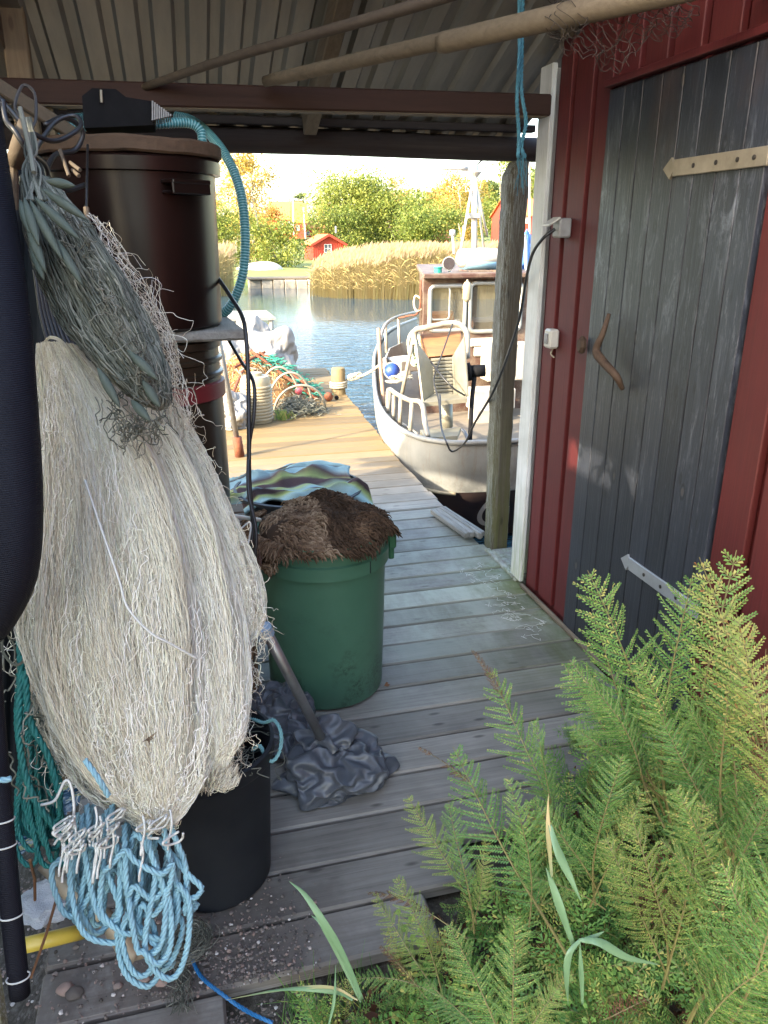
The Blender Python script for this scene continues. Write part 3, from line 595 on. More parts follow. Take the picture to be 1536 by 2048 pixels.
for i in range(16):
    a = random.uniform(0, 6.28); r = random.uniform(0, .1); c = kc+[r*math.cos(a), r*math.sin(a), kz-.04+.02*random.random()]; d = rs.normal(0, 1, 3)*[1, 1, .3]; d *= .04/np.linalg.norm(d); m = MB(); spindle(m, c-d, c+d, .012)
    tag(m.obj('net_float', M['cork'] if i % 3 else M['floatb'], loc=c, smooth=True), 'brown cork net float lying in the black bucket' if i % 3 else 'dark blue net float lying in the black bucket', 'float', 'cork floats in the bucket' if i % 3 else 'blue floats in the bucket')
m = MB()
for i in range(70):
    p = kc+[random.uniform(-.08, .11), random.uniform(-.1, .1), kz-.015]; q = [p]
    for j in range(8): q.append(q[-1]+rs.normal(0, .018, 3)*[1, 1, .35]); q[-1][2] = min(max(q[-1][2], kz-.05), kz+.01)
    m.tube(catmull(q, 3), .0012, 4)
tag(m.obj('net_tangle', M['gtwine'], loc=kc+[0, 0, kz]), 'tangle of grey twine on top of the floats in the black bucket', 'net')
M['teal'] = plain('teal_rope', (.006, .14, .125), (.005, .08, .075), 50, .65, bump=.2)
t = NT('pale_teal_cord'); t.col((.17, .36, .36)); t.set(.7); M['pteal'] = t.m
m = MB(); rope(m, [P(*q) for q in [(505, 1500, 1.86), (520, 1492, 1.84), (532, 1515, 1.83), (546, 1522, 1.83), (560, 1500, 1.84), (562, 1465, 1.86), (548, 1440, 1.9), (528, 1445, 1.93), (508, 1438, 1.98), (490, 1430, 2.0)]], .0048)
tag(m.obj('rope', M['pteal'], loc=P(540, 1500, 1.84)), 'pale teal cord looped over the rim of the black bucket', 'cord')
# ================================================================ grey sack and pipe
t = NT('grey_sheet_plastic'); v = t.coord(world=False); t.col((.070, .078, .090)); t.set(.36, 0, .4); t.bump(t.noise(14, 3, .5, v, 1.5), .35, .008); M['greybag'] = t.m
def crumple(name, mat, c, size, seed, amp=.16, label=None, cat='sack', parent=None, flat=0., sub=5, fold=1.6):
    import bmesh
    bm = bmesh.new(); bmesh.ops.create_icosphere(bm, subdivisions=sub, radius=1); V = np.array([v.co[:] for v in bm.verts]); F = [[v.index for v in f.verts] for f in bm.faces]; bm.free()
    rr = np.random.RandomState(int(seed*10)); W_ = V+.16*np.array([mn.noise_vector(Vector(p*1.3+seed)) for p in V])
    f = np.zeros(len(V)); tot = 0      # sharp creases: a sum of triangle waves leaves flat facets that meet in folds
    for k in range(13):
        d = rr.normal(0, 1, 3); d /= np.linalg.norm(d); fr_ = rr.choice([.8, 1.1, 1.5, 2.1, 2.9]); w = 1/fr_**.8; ph = (W_ @ d)*fr_+rr.rand()
        f += w*(2*np.abs(2*(ph-np.floor(ph+.5)))-1); tot += w
    f = f/tot*2.0; o = V*(1+amp*f)[:, None]
    o = o*np.array(size)/2+np.asarray(c); zmin = c[2]-size[2]/2*(1-flat); o[:, 2] = np.maximum(o[:, 2], zmin+.002*rs.rand(len(o)))
    m = MB(); m.add(o, F); ob = m.obj(name, mat, parent, loc=c); auto(ob, 22)
    if label: tag(ob, label, cat)
    return ob
bp = PZ(672, 1600, 0)
bg1 = thing('grey_plastic_sack', 'crumpled grey plastic sack heaped on the planks at the foot of the metal pipe', 'sack', (bp[0], bp[1], 0))
def slack_bag(name, mat, c, size, seed, parent=None, excess=1.32, its=130, sub=5, label=None, cat=None, smooth=.16, keep=.035):
    """a skin with more material than its volume needs, relaxed until it buckles into folds and rests on the ground"""
    import bmesh
    bm = bmesh.new(); bmesh.ops.create_icosphere(bm, subdivisions=sub, radius=1); V = np.array([v.co[:] for v in bm.verts]); F = [[v.index for v in f.verts] for f in bm.faces]; E = np.array([[v.index for v in e.verts] for e in bm.edges]); bm.free()
    sz = np.array(size)/2; off = np.array([mn.noise(Vector(p*1.6+seed)) for p in V]); X = V*sz*(1+.35*off)[:, None]; T0 = X.copy()
    fine = np.array([mn.noise(Vector(p*4.2+seed))*.6+mn.noise(Vector(p*9+seed))*.3 for p in V]); X = X+V*(fine*sz.min()*.45)[:, None]
    L0 = np.linalg.norm(T0[E[:, 0]]-T0[E[:, 1]], axis=1)*excess; n = len(V); cnt = np.bincount(E.ravel(), minlength=n).astype(float)[:, None]
    for it in range(its):
        d = X[E[:, 1]]-X[E[:, 0]]; l = np.linalg.norm(d, axis=1)+1e-9; k = (.5*(l-L0)/l)[:, None]*d; C = np.zeros((n, 3))
        for ax in range(3): C[:, ax] = np.bincount(E[:, 0], k[:, ax], n)-np.bincount(E[:, 1], k[:, ax], n)
        X += C/cnt*1.7; A = np.zeros((n, 3))
        for ax in range(3): A[:, ax] = np.bincount(E[:, 0], X[E[:, 1], ax], n)+np.bincount(E[:, 1], X[E[:, 0], ax], n)
        X += (A/cnt-X)*smooth*(1 if it < its-10 else .4); X += (T0-X)*keep; X[:, 2] -= .0006; X[:, 2] = np.maximum(X[:, 2], -sz[2]*.82+.002*fine)
    X[:, 2] += sz[2]*.82+.003; m = MB(); m.add(X+np.asarray(c), F); o = m.obj(name, mat, parent, loc=c, smooth=True); md = o.modifiers.new('s', 'SUBSURF'); md.levels = md.render_levels = 2
    if label: tag(o, label, cat)
    return o
slack_bag('folds', M['greybag'], (bp[0]+.02, bp[1]+.09, 0), (.34, .25, .17), 3.3, bg1, sub=4, excess=1.42, smooth=.07, its=200, keep=.02)
slack_bag('folds', M['greybag'], (bp[0]-.11, bp[1]+.36, 0), (.20, .32, .20), 8.1, bg1, sub=4, excess=1.5, smooth=.03, its=200, keep=.02)
slack_bag('folds', M['greybag'], (bp[0]+.0, bp[1]+.14, .09), (.16, .13, .11), 5.2, bg1, excess=1.6, sub=3, smooth=.03, keep=.02)
pi = thing('metal_pipe', 'grey metal pipe with a pale blue cap leaning between the nets and the sack', 'pipe', PZ(655, 1500, .08))
a, b = P(530, 1258, 1.93), PZ(655, 1500, .08); m = MB(); m.tube([a, b], .0145, 14); m.obj('tube', M['galv'], pi, smooth=True)
M['ltblue'] = plain('pale_blue_plastic', (.25, .38, .50), (.2, .3, .4), 10, .5); m = MB(); m.tube([a+(a-b)*.012, a-(a-b)*.035], .0185, 12); m.obj('cap', M['ltblue'], pi)
t = NT('dark_backdrop'); t.col((.010, .012, .013)); t.set(.7, 0, .2); M['backdrop_dark'] = t.m
m = MB(); m.grid(np.array([[P(-90+i*9.6, 320+j*45, 1.85+.03*math.sin(i*.9+j*.13)+.01*math.sin(i*2.3)) for i in range(20)] for j in range(31)])); o = m.obj('backdrop', M['backdrop_dark'], loc=P(0, 900, 1.85), smooth=True); o.modifiers.new('s', 'SOLIDIFY').thickness = .002  # added dark sheet standing in for the shade behind the nets
tag(o, 'dark tarpaulin added as the shade behind the nets at the left edge', 'backdrop')
# ================================================================ black net roll at the left edge
t = NT('black_mesh_roll'); v = t.coord((1, 1, 1)); wv = t.n('TexWave'); wv.bands_direction = 'Z'; wv.inputs['Scale'].default_value = 110; wv.inputs['Distortion'].default_value = .6; t.l(v, wv.inputs[0])
t.col(t.mix(t.noise(6, 4), (.004, .004, .007), (.009, .010, .015))); t.set(.65, 0, .15); t.bump(wv.outputs['Fac'], .5, .002); M['roll'] = t.m
def pt(q): return P(q[0], q[1], q[2])
m = MB(); cl = [(-60, 200, 1.25), (-42, 350, 1.22), (-6, 600, 1.16), (10, 800, 1.12), (20, 1000, 1.10), (12, 1140, 1.10), (-28, 1235, 1.12), (-60, 1270, 1.15)]
c = catmull([pt(q) for q in cl], 8); m.tube(c, np.interp(np.linspace(0, 1, len(c)), np.linspace(0, 1, 8), [.044, .046, .044, .044, .044, .043, .04, .03]), 20)
m2 = MB(); c = catmull([pt(q) for q in [(-30, 1180, 1.2), (-14, 1400, 1.2), (2, 1600, 1.2), (20, 1800, 1.2), (40, 1990, 1.22)]], 6); m2.tube(c, .0158, 18)
nr = thing('net_roll', 'thick black rolled mesh bag hanging bent at the left edge', 'net roll', pt((0, 1000, 1.1)))
m.obj('upper_fold', M['roll'], nr, smooth=True); m2.obj('lower_tube', M['roll'], nr, smooth=True)
m = MB()
for yy in (1690, 1640, 1830, 1955):
    i = (yy-1180)/820; k = P(np.interp(yy, [1400, 1600, 1800, 1990], [-14, 2, 20, 40]), yy, 1.2); ax = (pt((40, 1990, 1.2))-pt((-14, 1400, 1.2))); ax /= np.linalg.norm(ax); x = np.cross(ax, [0, 1, 0]); x /= np.linalg.norm(x); y2 = np.cross(ax, x)
    m = MB(); m.tube([k+.0168*(x*math.cos(q)+y2*math.sin(q)) for q in np.linspace(0, 6.28, 24, endpoint=False)], .0013, 5, closed=True); m.obj('tie_cord', M['cordw'], nr)
m = MB(); m.tube([P(-50, 1750, 1.35), P(-2, 2100, 1.35)], .02, 8); tag(m.obj('mooring_stake', M['post'], loc=P(0, 1900, 1.35)), 'greenish wooden stake cut by the lower left edge', 'stake')
# ================================================================ hanging nets
t = NT('cream_net'); c = t.ramp(t.rnd(), [(0, (.36, .31, .23)), (.3, (.56, .51, .39)), (.62, (.72, .67, .53)), (.8, (.60, .58, .54)), (.92, (.66, .66, .46)), (1, (.80, .78, .72))]); t.col(c); t.set(.5, 0, .35); M['net'] = t.m
M['netcore'] = plain('cream_net_mass', (.46, .42, .33), (.28, .25, .19), 14, .9, bump=.6, bdist=.01, stretch=(6, 6, 1), world=True)
CLU = np.sort(np.random.RandomState(5).uniform(0, 6.283, 31))
def bundle(core, out, cl, n, r, wob, flat=.6, curl=0, rows=44, arange=(0, 2*math.pi), corek=.9, a=None, zig=1.0, start=0.0):
    """filaments flowing over a tapering body whose centre line and radius are given"""
    C3 = np.array([P(q[0], q[1], q[2]) for q in cl]); R = np.array([q[3]*q[2]/FPX for q in cl])
    c = catmull(C3, 12); rr = np.interp(np.linspace(0, 1, len(c)), np.linspace(0, 1, len(R)), R)
    def at(v): k = np.clip(v, 0, 1)*(len(c)-1); return np.stack([np.interp(k, np.arange(len(c)), c[:, i]) for i in range(3)], -1), np.interp(k, np.arange(len(c)), rr)
    if core is not None:
        vs = np.linspace(0, 1, 40); pc, pr = at(vs); V = []
        for i in range(40):
            row = []
            for q in range(28):
                th = q/28*2*math.pi; k = pr[i]*corek*(1+.30*mn.noise(Vector((math.cos(th)*2.5, math.sin(th)*2.5, vs[i]*2))))
                row.append(pc[i]+_r*math.cos(th)*k-_f*math.sin(th)*k*flat)
            V.append(row)
        core.grid(np.array(V), wrap=True); b = core.n-28*40; core.f += [tuple(b+q for q in range(28))[::-1], tuple(b+39*28+q for q in range(28))]; core.a += [0, 0]
    for s in range(n):
        th0 = random.uniform(*arange); k = random.uniform(.93, 1.03)
        if n > 500: ci = random.randint(0, 30); dth = random.gauss(0, .085); th0 = CLU[ci]+dth; k = .90+.12*math.exp(-(dth/.075)**2)+random.uniform(-.02, .02)
        v0 = start*random.random(); v1 = 1-.10*random.random()**2
        if random.random() < .25: v1 = random.uniform(.6, 1)
        vs = np.linspace(v0, v1, rows); pc, pr = at(vs)
        tw = random.uniform(-.35, .35); th = th0+tw*vs+wob*.14*np.convolve(np.cumsum(rs.normal(0, .3, rows+4)), np.ones(5)/5, 'valid')+wob*.012*rs.normal(0, 1, rows)*zig
        lump = np.array([1+.30*mn.noise(Vector((math.cos(a_)*2.5, math.sin(a_)*2.5, v*2))) for a_, v in zip(th[::6], vs[::6])]); lump = np.interp(np.arange(rows), np.arange(0, rows, 6), lump)
        q = pc+_r*(np.cos(th)*pr*k*lump)[:, None]-_f*(np.sin(th)*pr*k*flat*lump)[:, None]+rs.normal(0, wob*.0011, (rows, 3))
        if curl:      # last part turns inward in a loop
            nn = 7; e = q[-1]; d = q[-1]-q[-3]; d /= np.linalg.norm(d)+1e-9; ctr = pc[-1]; inw = ctr-e; L = np.linalg.norm(inw)+1e-9; inw /= L
            ang = np.linspace(.35, 2.6, nn); rad = curl*random.uniform(.5, 1.2)
            q = np.vstack([q, np.array([e+d*rad*math.sin(g)+inw*rad*(1-math.cos(g)) for g in ang])])
        out.tube(q, r*random.uniform(.6, 1.2), 3, a=a, cap=False)
wn_ = thing('white_net', 'huge cream white fishing net bundle hanging like hair on the left', 'net', P(200, 700, 1.45))
core = MB(); out = MB()
A = [(112, 690, 1.40, 34), (150, 790, 1.40, 72), (196, 930, 1.40, 118), (224, 1100, 1.39, 152), (245, 1270, 1.38, 172), (275, 1430, 1.36, 152), (300, 1550, 1.35, 112), (318, 1625, 1.34, 50)]
B = [(170, 730, 1.50, 50), (255, 880, 1.48, 95), (320, 1060, 1.46, 112), (365, 1230, 1.44, 112), (400, 1370, 1.42, 92), (420, 1470, 1.40, 66), (418, 1535, 1.40, 30)]
D_ = [(270, 780, 1.56, 60), (335, 900, 1.55, 70), (385, 1030, 1.53, 78), (430, 1150, 1.52, 84), (458, 1240, 1.51, 70), (445, 1320, 1.50, 40)]
E_ = [(95, 1230, 1.44, 30), (120, 1350, 1.42, 55), (165, 1470, 1.40, 70), (235, 1580, 1.38, 60), (290, 1640, 1.36, 30)]
bundle(core, out, A, 2900, .00052, 1.0, .62, curl=.03, corek=.93)
bundle(core, out, B, 2000, .00052, 1.0, .62, curl=.035, corek=.93)
bundle(core, out, D_, 1500, .00052, 1.0, .6, curl=.03, corek=.92)
bundle(None, out, E_, 300, .0006, 2.0, .6, curl=.02)
def loop_fly(out, n, path, spread, r, size, dz=.02):   # stray filaments escaping from an edge
    L = [P(*q) for q in path]; cc = catmull(L, 10)
    for i in range(n):
        k = random.randint(0, len(cc)-1); p = cc[k]+rs.normal(0, spread, 3); q = [p]; d = rs.normal(0, 1, 3); 
        for j in range(random.randint(5, 9)): d = d*.5+rs.normal(0, .8, 3)+np.array([0, 0, -.45]); q.append(q[-1]+d/np.linalg.norm(d)*size*random.uniform(.4, 1.1))
        out.tube(catmull(q, 4), r, 3, cap=False)
for (CLn, nn_) in ((A, 420), (B, 240), (D_, 160)):      # slack meshes lying across the flow
    C3 = np.array([P(q[0], q[1], q[2]) for q in CLn]); c_ = catmull(C3, 12); Rr = np.interp(np.linspace(0, 1, len(c_)), np.linspace(0, 1, len(CLn)), [q[3]*q[2]/FPX for q in CLn])
    for i in range(nn_):
        k0 = random.randint(2, len(c_)-6); th = random.uniform(.15, 3.0); q = []
        for j in range(random.randint(8, 20)):
            kk = min(max(int(k0), 0), len(c_)-1); q.append(c_[kk]+_r*math.cos(th)*Rr[kk]*1.04-_f*math.sin(th)*Rr[kk]*.66+rs.normal(0, .0025, 3)); th += random.uniform(-.02, .07); k0 += random.choice([.2, .9, 1.6]); 
            if k0 >= len(c_)-1: break
        if len(q) > 3: out.tube(catmull(q, 3), .0005, 3, cap=False, a=random.choice([.7, .95, 1.0]))
loop_fly(out, 210, [(290, 780, 1.5), (375, 850, 1.5), (430, 980, 1.5), (490, 1130, 1.49), (525, 1260, 1.48), (490, 1370, 1.47), (470, 1500, 1.42)], .006, .00045, .012)
loop_fly(out, 170, [(70, 960, 1.42), (55, 1100, 1.42), (55, 1250, 1.42), (80, 1400, 1.41), (140, 1560, 1.38)], .008, .0006, .014)
# diamond mesh sleeve along the right edge
def sleeve(out, left, right, nu, nv, D0, D1, r, bul=.02):
    l = catmull([P(x, y, D0) for x, y in left], 12); q = catmull([P(x, y, D1) for x, y in right], 12); m_ = min(len(l), len(q))
    def at(u, v): k = v*(m_-1); i = int(min(k, m_-2)); f = k-i; a = l[i]*(1-f)+l[i+1]*f; b = q[i]*(1-f)+q[i+1]*f; return a+(b-a)*u-_f*bul*math.sin(u*math.pi)+mn.noise_vector(Vector((u*4, v*12, 1)))*.010
    for s in (1, -1):
        for i in range(nu*2):
            pts = []
            for j in range(nv*2+1):
                u = (i/nu + s*(j % 2)*.5/nu*(1 if True else 0)) ; v = j/(nv*2)
                if 0 <= u <= 1.001: pts.append(at(min(u, 1), v)+rs.normal(0, .0011, 3))
            if len(pts) > 4 and i <= nu: out.tube(catmull(pts, 2), r, 3, cap=False)
sleeve(out, [(270, 640), (335, 800), (370, 950), (410, 1080), (470, 1180)], [(310, 560), (372, 760), (395, 930), (450, 1070), (520, 1220)], 12, 42, 1.5, 1.55, .00055)
sleeve(out, [(180, 430), (240, 560), (300, 720)], [(215, 450), (335, 640), (372, 800)], 7, 26, 1.42, 1.5, .00055)
loop_fly(out, 60, [(190, 450, 1.45), (260, 560, 1.46), (330, 660, 1.48), (372, 780, 1.5)], .010, .0005, .022)
core.obj('net_body', M['netcore'], wn_, smooth=True); out.obj('filaments', M['net'], wn_)
m = MB(); m.tube(catmull([P(*q) for q in [(170, 960, 1.27), (200, 1050, 1.26), (238, 1160, 1.25), (255, 1215, 1.245), (300, 1265, 1.25), (345, 1290, 1.27), (395, 1318, 1.30)]], 10), .0021, 6); m.obj('head_line', M['cordw'], wn_, smooth=True)
m = MB()   # fold of yarn where it is tied up
for i in range(90):
    r_ = random.uniform(14, 30); o0 = rs.normal(0, 3); m.tube(catmull([P(92+o0, 735+i*.3, 1.42), P(88+o0, 700, 1.41), P(98, 682-r_*.3, 1.40), P(118+r_*.3, 690-r_*.2, 1.39), P(124+r_*.4, 720, 1.39), P(120+r_*.9, 770, 1.40)], 5), .001, 3)
m.obj('tied_fold', M['net'], wn_)
# ---------------------------------------------------------------- grey green float line bundle
fl = thing('float_line_bundle', 'grey green bundle of float lines and netting hanging above the white net', 'net', P(70, 350, 1.32))
CL = [(70, 358, 1.34, 26), (115, 450, 1.32, 62), (170, 560, 1.31, 78), (222, 660, 1.31, 78), (270, 740, 1.30, 62), (305, 800, 1.30, 34)]
core = MB(); out = MB(); bundle(core, out, CL, 230, .0012, 1.6, .7, rows=34, corek=.78); bundle(None, out, CL, 210, .0022, .9, .75, rows=30, curl=.016, zig=.2)
M['gcore'] = plain('dark_twine_mass', (.05, .055, .045), (.02, .022, .02), 20, .95, bump=.6, world=True)
core.obj('net_body', M['gcore'], fl, smooth=True); loop_fly(out, 90, [(120, 420, 1.25), (200, 560, 1.24), (280, 720, 1.24), (320, 800, 1.26)], .012, .0009, .011)
loop_fly(out, 70, [(220, 800, 1.27), (260, 850, 1.27), (310, 845, 1.28)], .010, .0011, .010); out.obj('float_lines', M['gtwine'], fl, smooth=True)
t = NT('grey_green_float'); v = t.coord(world=False); t.col(t.mix(t.noise(30, 4, .6, v), (.042, .058, .045), (.075, .09, .07))); t.set(.62, 0, .3); wv = t.n('TexWave'); wv.inputs['Scale'].default_value = 160; wv.inputs['Distortion'].default_value = 2; t.l(v, wv.inputs[0]); t.bump(wv.outputs['Fac'], .35, .0012); M['gfloat'] = t.m
for (x0, y0, x1, y1) in [(48, 395, 78, 490), (60, 400, 125, 520), (70, 395, 160, 480), (85, 378, 175, 440), (92, 362, 150, 372), (52, 440, 92, 545), (105, 470, 165, 570), (60, 480, 88, 560), (40, 400, 62, 470), (195, 735, 240, 815), (255, 700, 315, 760), (285, 760, 320, 815), (262, 800, 300, 842)]:
    m = MB(); a = P(x0, y0, 1.215+.02*random.random()); b = P(x1, y1, 1.20+.02*random.random()); spindle(m, a, b, .0078, 10); m.obj('float', M['gfloat'], fl, smooth=True)
m = MB()
for i in range(14): m.tube(catmull([P(58+rs.normal(0, 3), 235, 1.33), P(60+rs.normal(0, 6), 300, 1.32), P(64+rs.normal(0, 8), 340, 1.31), P(70+rs.normal(0, 14), 400, 1.27)], 5), .002, 5)
m.tube([P(40, 215, 1.3), P(60, 300, 1.3), P(68, 345, 1.28)], .004, 8); m.obj('tie_up', M['gtwine'], fl)
# black hanging hoses behind
m_ = thing('black_hose_bundle', 'bundle of thin black hoses hanging behind the green grey net', 'hose', P(110, 600, 1.5))
for i in range(11):
    m = MB(); o1 = i*9; m.tube(catmull([P(70+o1*.6, 540, 1.50), P(85+o1*.8, 640, 1.49+.004*i), P(115+o1, 720, 1.48), P(190+o1*1.1, 800+i, 1.5), P(300, 850, 1.55)], 8), .0045, 7); m.obj('hose', M['rubber'], m_, smooth=True)
# ---------------------------------------------------------------- tools and cords in the dark upper left corner
th_ = thing('shovel_handle', 'grey worn grip of a tool hanging in the dark upper left corner', 'tool', P(60, 290, 1.45))
m = MB(); m.tube([P(28, 330, 1.40), P(40, 290, 1.38), P(52, 245, 1.36)], [.015, .016, .013], 12); m.obj('grip', M['raftY'], th_, smooth=True)
m = MB(); m.tube(catmull([P(52, 245, 1.36), P(30, 215, 1.4), P(45, 172, 1.42), P(68, 185, 1.42), P(72, 235, 1.4), P(62, 262, 1.38)], 6), .003, 6); m.obj('wire_loop', M['dark'], th_)
m = MB(); m.tube([P(28, 330, 1.40), P(30, 420, 1.42)], .007, 8); m.obj('shaft', M['raftY'], th_)
for i, (lab, pts) in enumerate([('black rubber cord looped highest in the dark upper left corner', [(-20, 175, 1.5), (20, 220, 1.48), (60, 262, 1.5), (110, 282, 1.55), (160, 255, 1.6), (150, 232, 1.62), (110, 245, 1.6), (70, 300, 1.55)]),
        ('black rubber cord crossing the grey tool grip', [(5, 200, 1.35), (12, 240, 1.35), (30, 262, 1.34), (55, 300, 1.36), (90, 330, 1.45), (100, 380, 1.5)]),
        ('black cord hanging lowest beside the barrel in the upper left corner', [(175, 290, 1.9), (174, 350, 1.8), (172, 430, 1.75), (168, 480, 1.7)])]):
    cable('rubber_cord', lab, pts, .005 if i < 2 else .003, cat='cord')
cable('rubber_cord', 'loose black cord coiled between the tool grip and the pump', [(90, 250, 1.7), (130, 235, 1.75), (165, 262, 1.8), (150, 300, 1.8), (110, 310, 1.75), (95, 350, 1.7), (130, 380, 1.75), (170, 370, 1.8)], .006, cat='cord')
m = MB()
for (a, b) in [((120, 300), (138, 352)), ((140, 325), (160, 340)), ((145, 340), (158, 352))]: m.tube([P(*a, 1.6), P(*b, 1.58)], .004, 8)
V = [(172, 420), (174, 444)]; m.tube([P(172, 415, 1.66), P(176, 445, 1.66)], .006, 8)
tag(m.obj('tool_bundle', M['raftY'], loc=P(140, 340, 1.6)), 'dim wooden tool ends poking out in front of the dark barrel', 'tool')
# ---------------------------------------------------------------- rope bundles at the bottom of the net
tr = thing('teal_rope_bundle', 'dark teal rope hank hanging at the left below the black roll', 'rope', P(80, 1350, 1.45))
for i in range(15):
    x0 = random.uniform(35, 82); x1 = random.uniform(35, 100); xb = random.uniform(60, 125); yb = random.uniform(1630, 1735); D = 1.42+.05*random.random(); yt = random.uniform(1300, 1420)
    m = MB(); rope(m, [P(x0, yt, D), P(x0-4, yt+140, D-.01), P(xb-32, yb-60, D), P(xb-14, yb, D), P(xb+12, yb-6, D+.01), P(xb+rs.normal(8, 6), yb-100, D+.02), P(x1+14, yt+120, D+.02), P(x1, yt-30, D+.02)], .0050, n=8, k=4); m.obj('rope_loop', M['teal'], tr, smooth=True)
m = MB(); rope(m, [P(38, 1262, 1.38), P(42, 1350, 1.37), P(38, 1440, 1.36), P(44, 1520, 1.36), P(70, 1600, 1.36), P(110, 1655, 1.37)], .0066); rope(m, [P(50, 1340, 1.37), P(60, 1440, 1.36), P(95, 1510, 1.36), P(120, 1590, 1.37)], .0066); m.obj('rope_front', M['teal'], tr, smooth=True)
m = MB()
for i in range(26):
    x = random.uniform(20, 95); y = random.uniform(1240, 1600); q = [P(x, y, 1.36)]
    for j in range(7): q.append(q[-1]+rs.normal(0, .008, 3)+np.array([.001, 0, -.010]))
    m.tube(catmull(q, 4), .0016, 4)
m.tube(catmull([P(*q) for q in [(50, 1245, 1.36), (12, 1262, 1.36), (5, 1300, 1.36), (30, 1330, 1.36), (55, 1315, 1.36), (52, 1300, 1.36)]], 6), .0026, 5)
m.obj('lacing', M['gtwine'], tr)
t = NT('light_blue_rope'); v = t.coord(world=False); t.col(t.mix(t.ramp(t.noise(40, 4, .6, v), [(.4, 0.0), (.7, .6)]), (.21, .37, .42), (.12, .23, .28))); t.set(.6, 0, .3); M['blrope'] = t.m
br = thing('blue_rope_bundle', 'light blue lead rope hanging in many loops below the white net', 'rope', P(260, 1700, 1.35))
loops = [(205, 1660, 108, 1730, 150, 1835, 190, 1690, 1.31), (175, 1640, 140, 1740, 235, 1888, 250, 1700, 1.30), (215, 1650, 200, 1800, 262, 1870, 226, 1690, 1.29), (150, 1700, 135, 1820, 165, 1850, 170, 1720, 1.33), (250, 1680, 255, 1790, 310, 1800, 285, 1690, 1.28), (210, 1720, 250, 1700, 330, 1750, 300, 1830, 1.27),
    (280, 1760, 245, 1860, 290, 1955, 300, 1850, 1.29), (310, 1740, 290, 1880, 345, 1960, 372, 1800, 1.28), (330, 1650, 350, 1760, 388, 1800, 330, 1700, 1.30), (345, 1640, 370, 1730, 380, 1830, 340, 1780, 1.31), (260, 1800, 275, 1900, 320, 1930, 330, 1790, 1.27), (300, 1680, 330, 1790, 300, 1915, 270, 1850, 1.28),
    (240, 1750, 235, 1880, 300, 1975, 360, 1850, 1.30), (350, 1790, 330, 1890, 305, 1950, 340, 1920, 1.31), (165, 1660, 185, 1790, 225, 1850, 205, 1740, 1.29), (225, 1640, 250, 1760, 330, 1880, 345, 1760, 1.29), (190, 1650, 160, 1800, 200, 1870, 240, 1760, 1.32)]
for (x0, y0, x1, y1, x2, y2, x3, y3, D) in loops:
    D += .02; m = MB(); pts = [P(x0, y0-30, D+.03), P(x0, y0+20, D), P(x1, y1, D), P(x1+(x2-x1)*.25, y2-28, D-.004), P(x2-8, y2-2, D), P(x2+16, y2-22, D+.008), P((x2+x3)/2+18, (y2+y3)/2, D+.01), P(x3+6, y3, D+.015), P(x3-16, y3-22, D+.02), P(x3-26, y3+24, D+.025)]
    rope(m, pts, .0054, n=9, k=5); m.obj('rope_loop', M['blrope'], br, smooth=True)
for i in range(16):
    x = random.uniform(140, 350); y = random.uniform(1620, 1700)+max(0, x-240)*.5; D = 1.37+.03*random.random(); L = random.uniform(90, 190); w = random.uniform(12, 26)
    m = MB(); rope(m, [P(x, y, D), P(x-6, y+L*.5, D), P(x, y+L*.92, D), P(x+w*.5, y+L, D), P(x+w, y+L*.9, D+.01), P(x+w+4, y+L*.4, D+.01), P(x+w*.8, y-10, D+.01)], .0052, n=8, k=4); m.obj('rope_loop', M['blrope'], br, smooth=True)
m = MB(); rope(m, [P(170, 1520, 1.22), P(195, 1555, 1.21), P(217, 1592, 1.22)], .005); m.obj('rope_end', M['blrope'], br, smooth=True)
m = MB(); rope(m, [P(-20, 1548, 1.16), P(0, 1560, 1.155), P(22, 1558, 1.16)], .005); m.obj('rope_tie', M['blrope'], br, smooth=True)
wc_ = thing('white_snood_cords', 'short curly white cords between the white net and the light blue rope', 'cord', P(260, 1660, 1.33))
for i in range(34):
    x = random.choice([random.uniform(120, 160), random.uniform(185, 235), random.uniform(255, 350)]); y = random.uniform(1612, 1690); q = [P(x, y, 1.27)]; c0 = P(x, y, 1.28); m = MB()
    if i % 2: pts = [P(x+4*math.sin(j), y+j*16, 1.275+.01*random.random()) for j in range(6)]
    else: 
        rad = random.uniform(9, 20); pts = [P(x+rad*math.cos(g*1.3)*(1+.3*math.sin(g)), y+rad*math.sin(g)+g*3, 1.275+.012*math.sin(g*2)) for g in np.linspace(0, random.uniform(4, 9), 10)]
    m.tube(catmull(pts, 5), .0022, 5); m.obj('cord', M['cordw'], wc_, smooth=True)
m = MB(); m.tube(catmull([P(*q) for q in [(82, 1610, 1.3), (110, 1600, 1.3), (130, 1562, 1.3), (142, 1572, 1.3), (148, 1620, 1.3), (140, 1660, 1.3)]], 6), .0026, 5); m.obj('cord', M['cordw'], wc_, smooth=True)
# brown leaf caught in net
M['dryleaf'] = plain('dry_leaf', (.20, .085, .03), (.10, .05, .025), 30, .8); m = MB()
for i in range(9): m.tube([P(297, 1478, 1.2), P(297+rs.normal(0, 9), 1478+rs.normal(0, 8), 1.19)], [.0022, .0004], 4)
tag(m.obj('seed_head', M['cork'], loc=P(297, 1478, 1.2)), 'tiny withered seed head caught in the front of the white net', 'seed head')
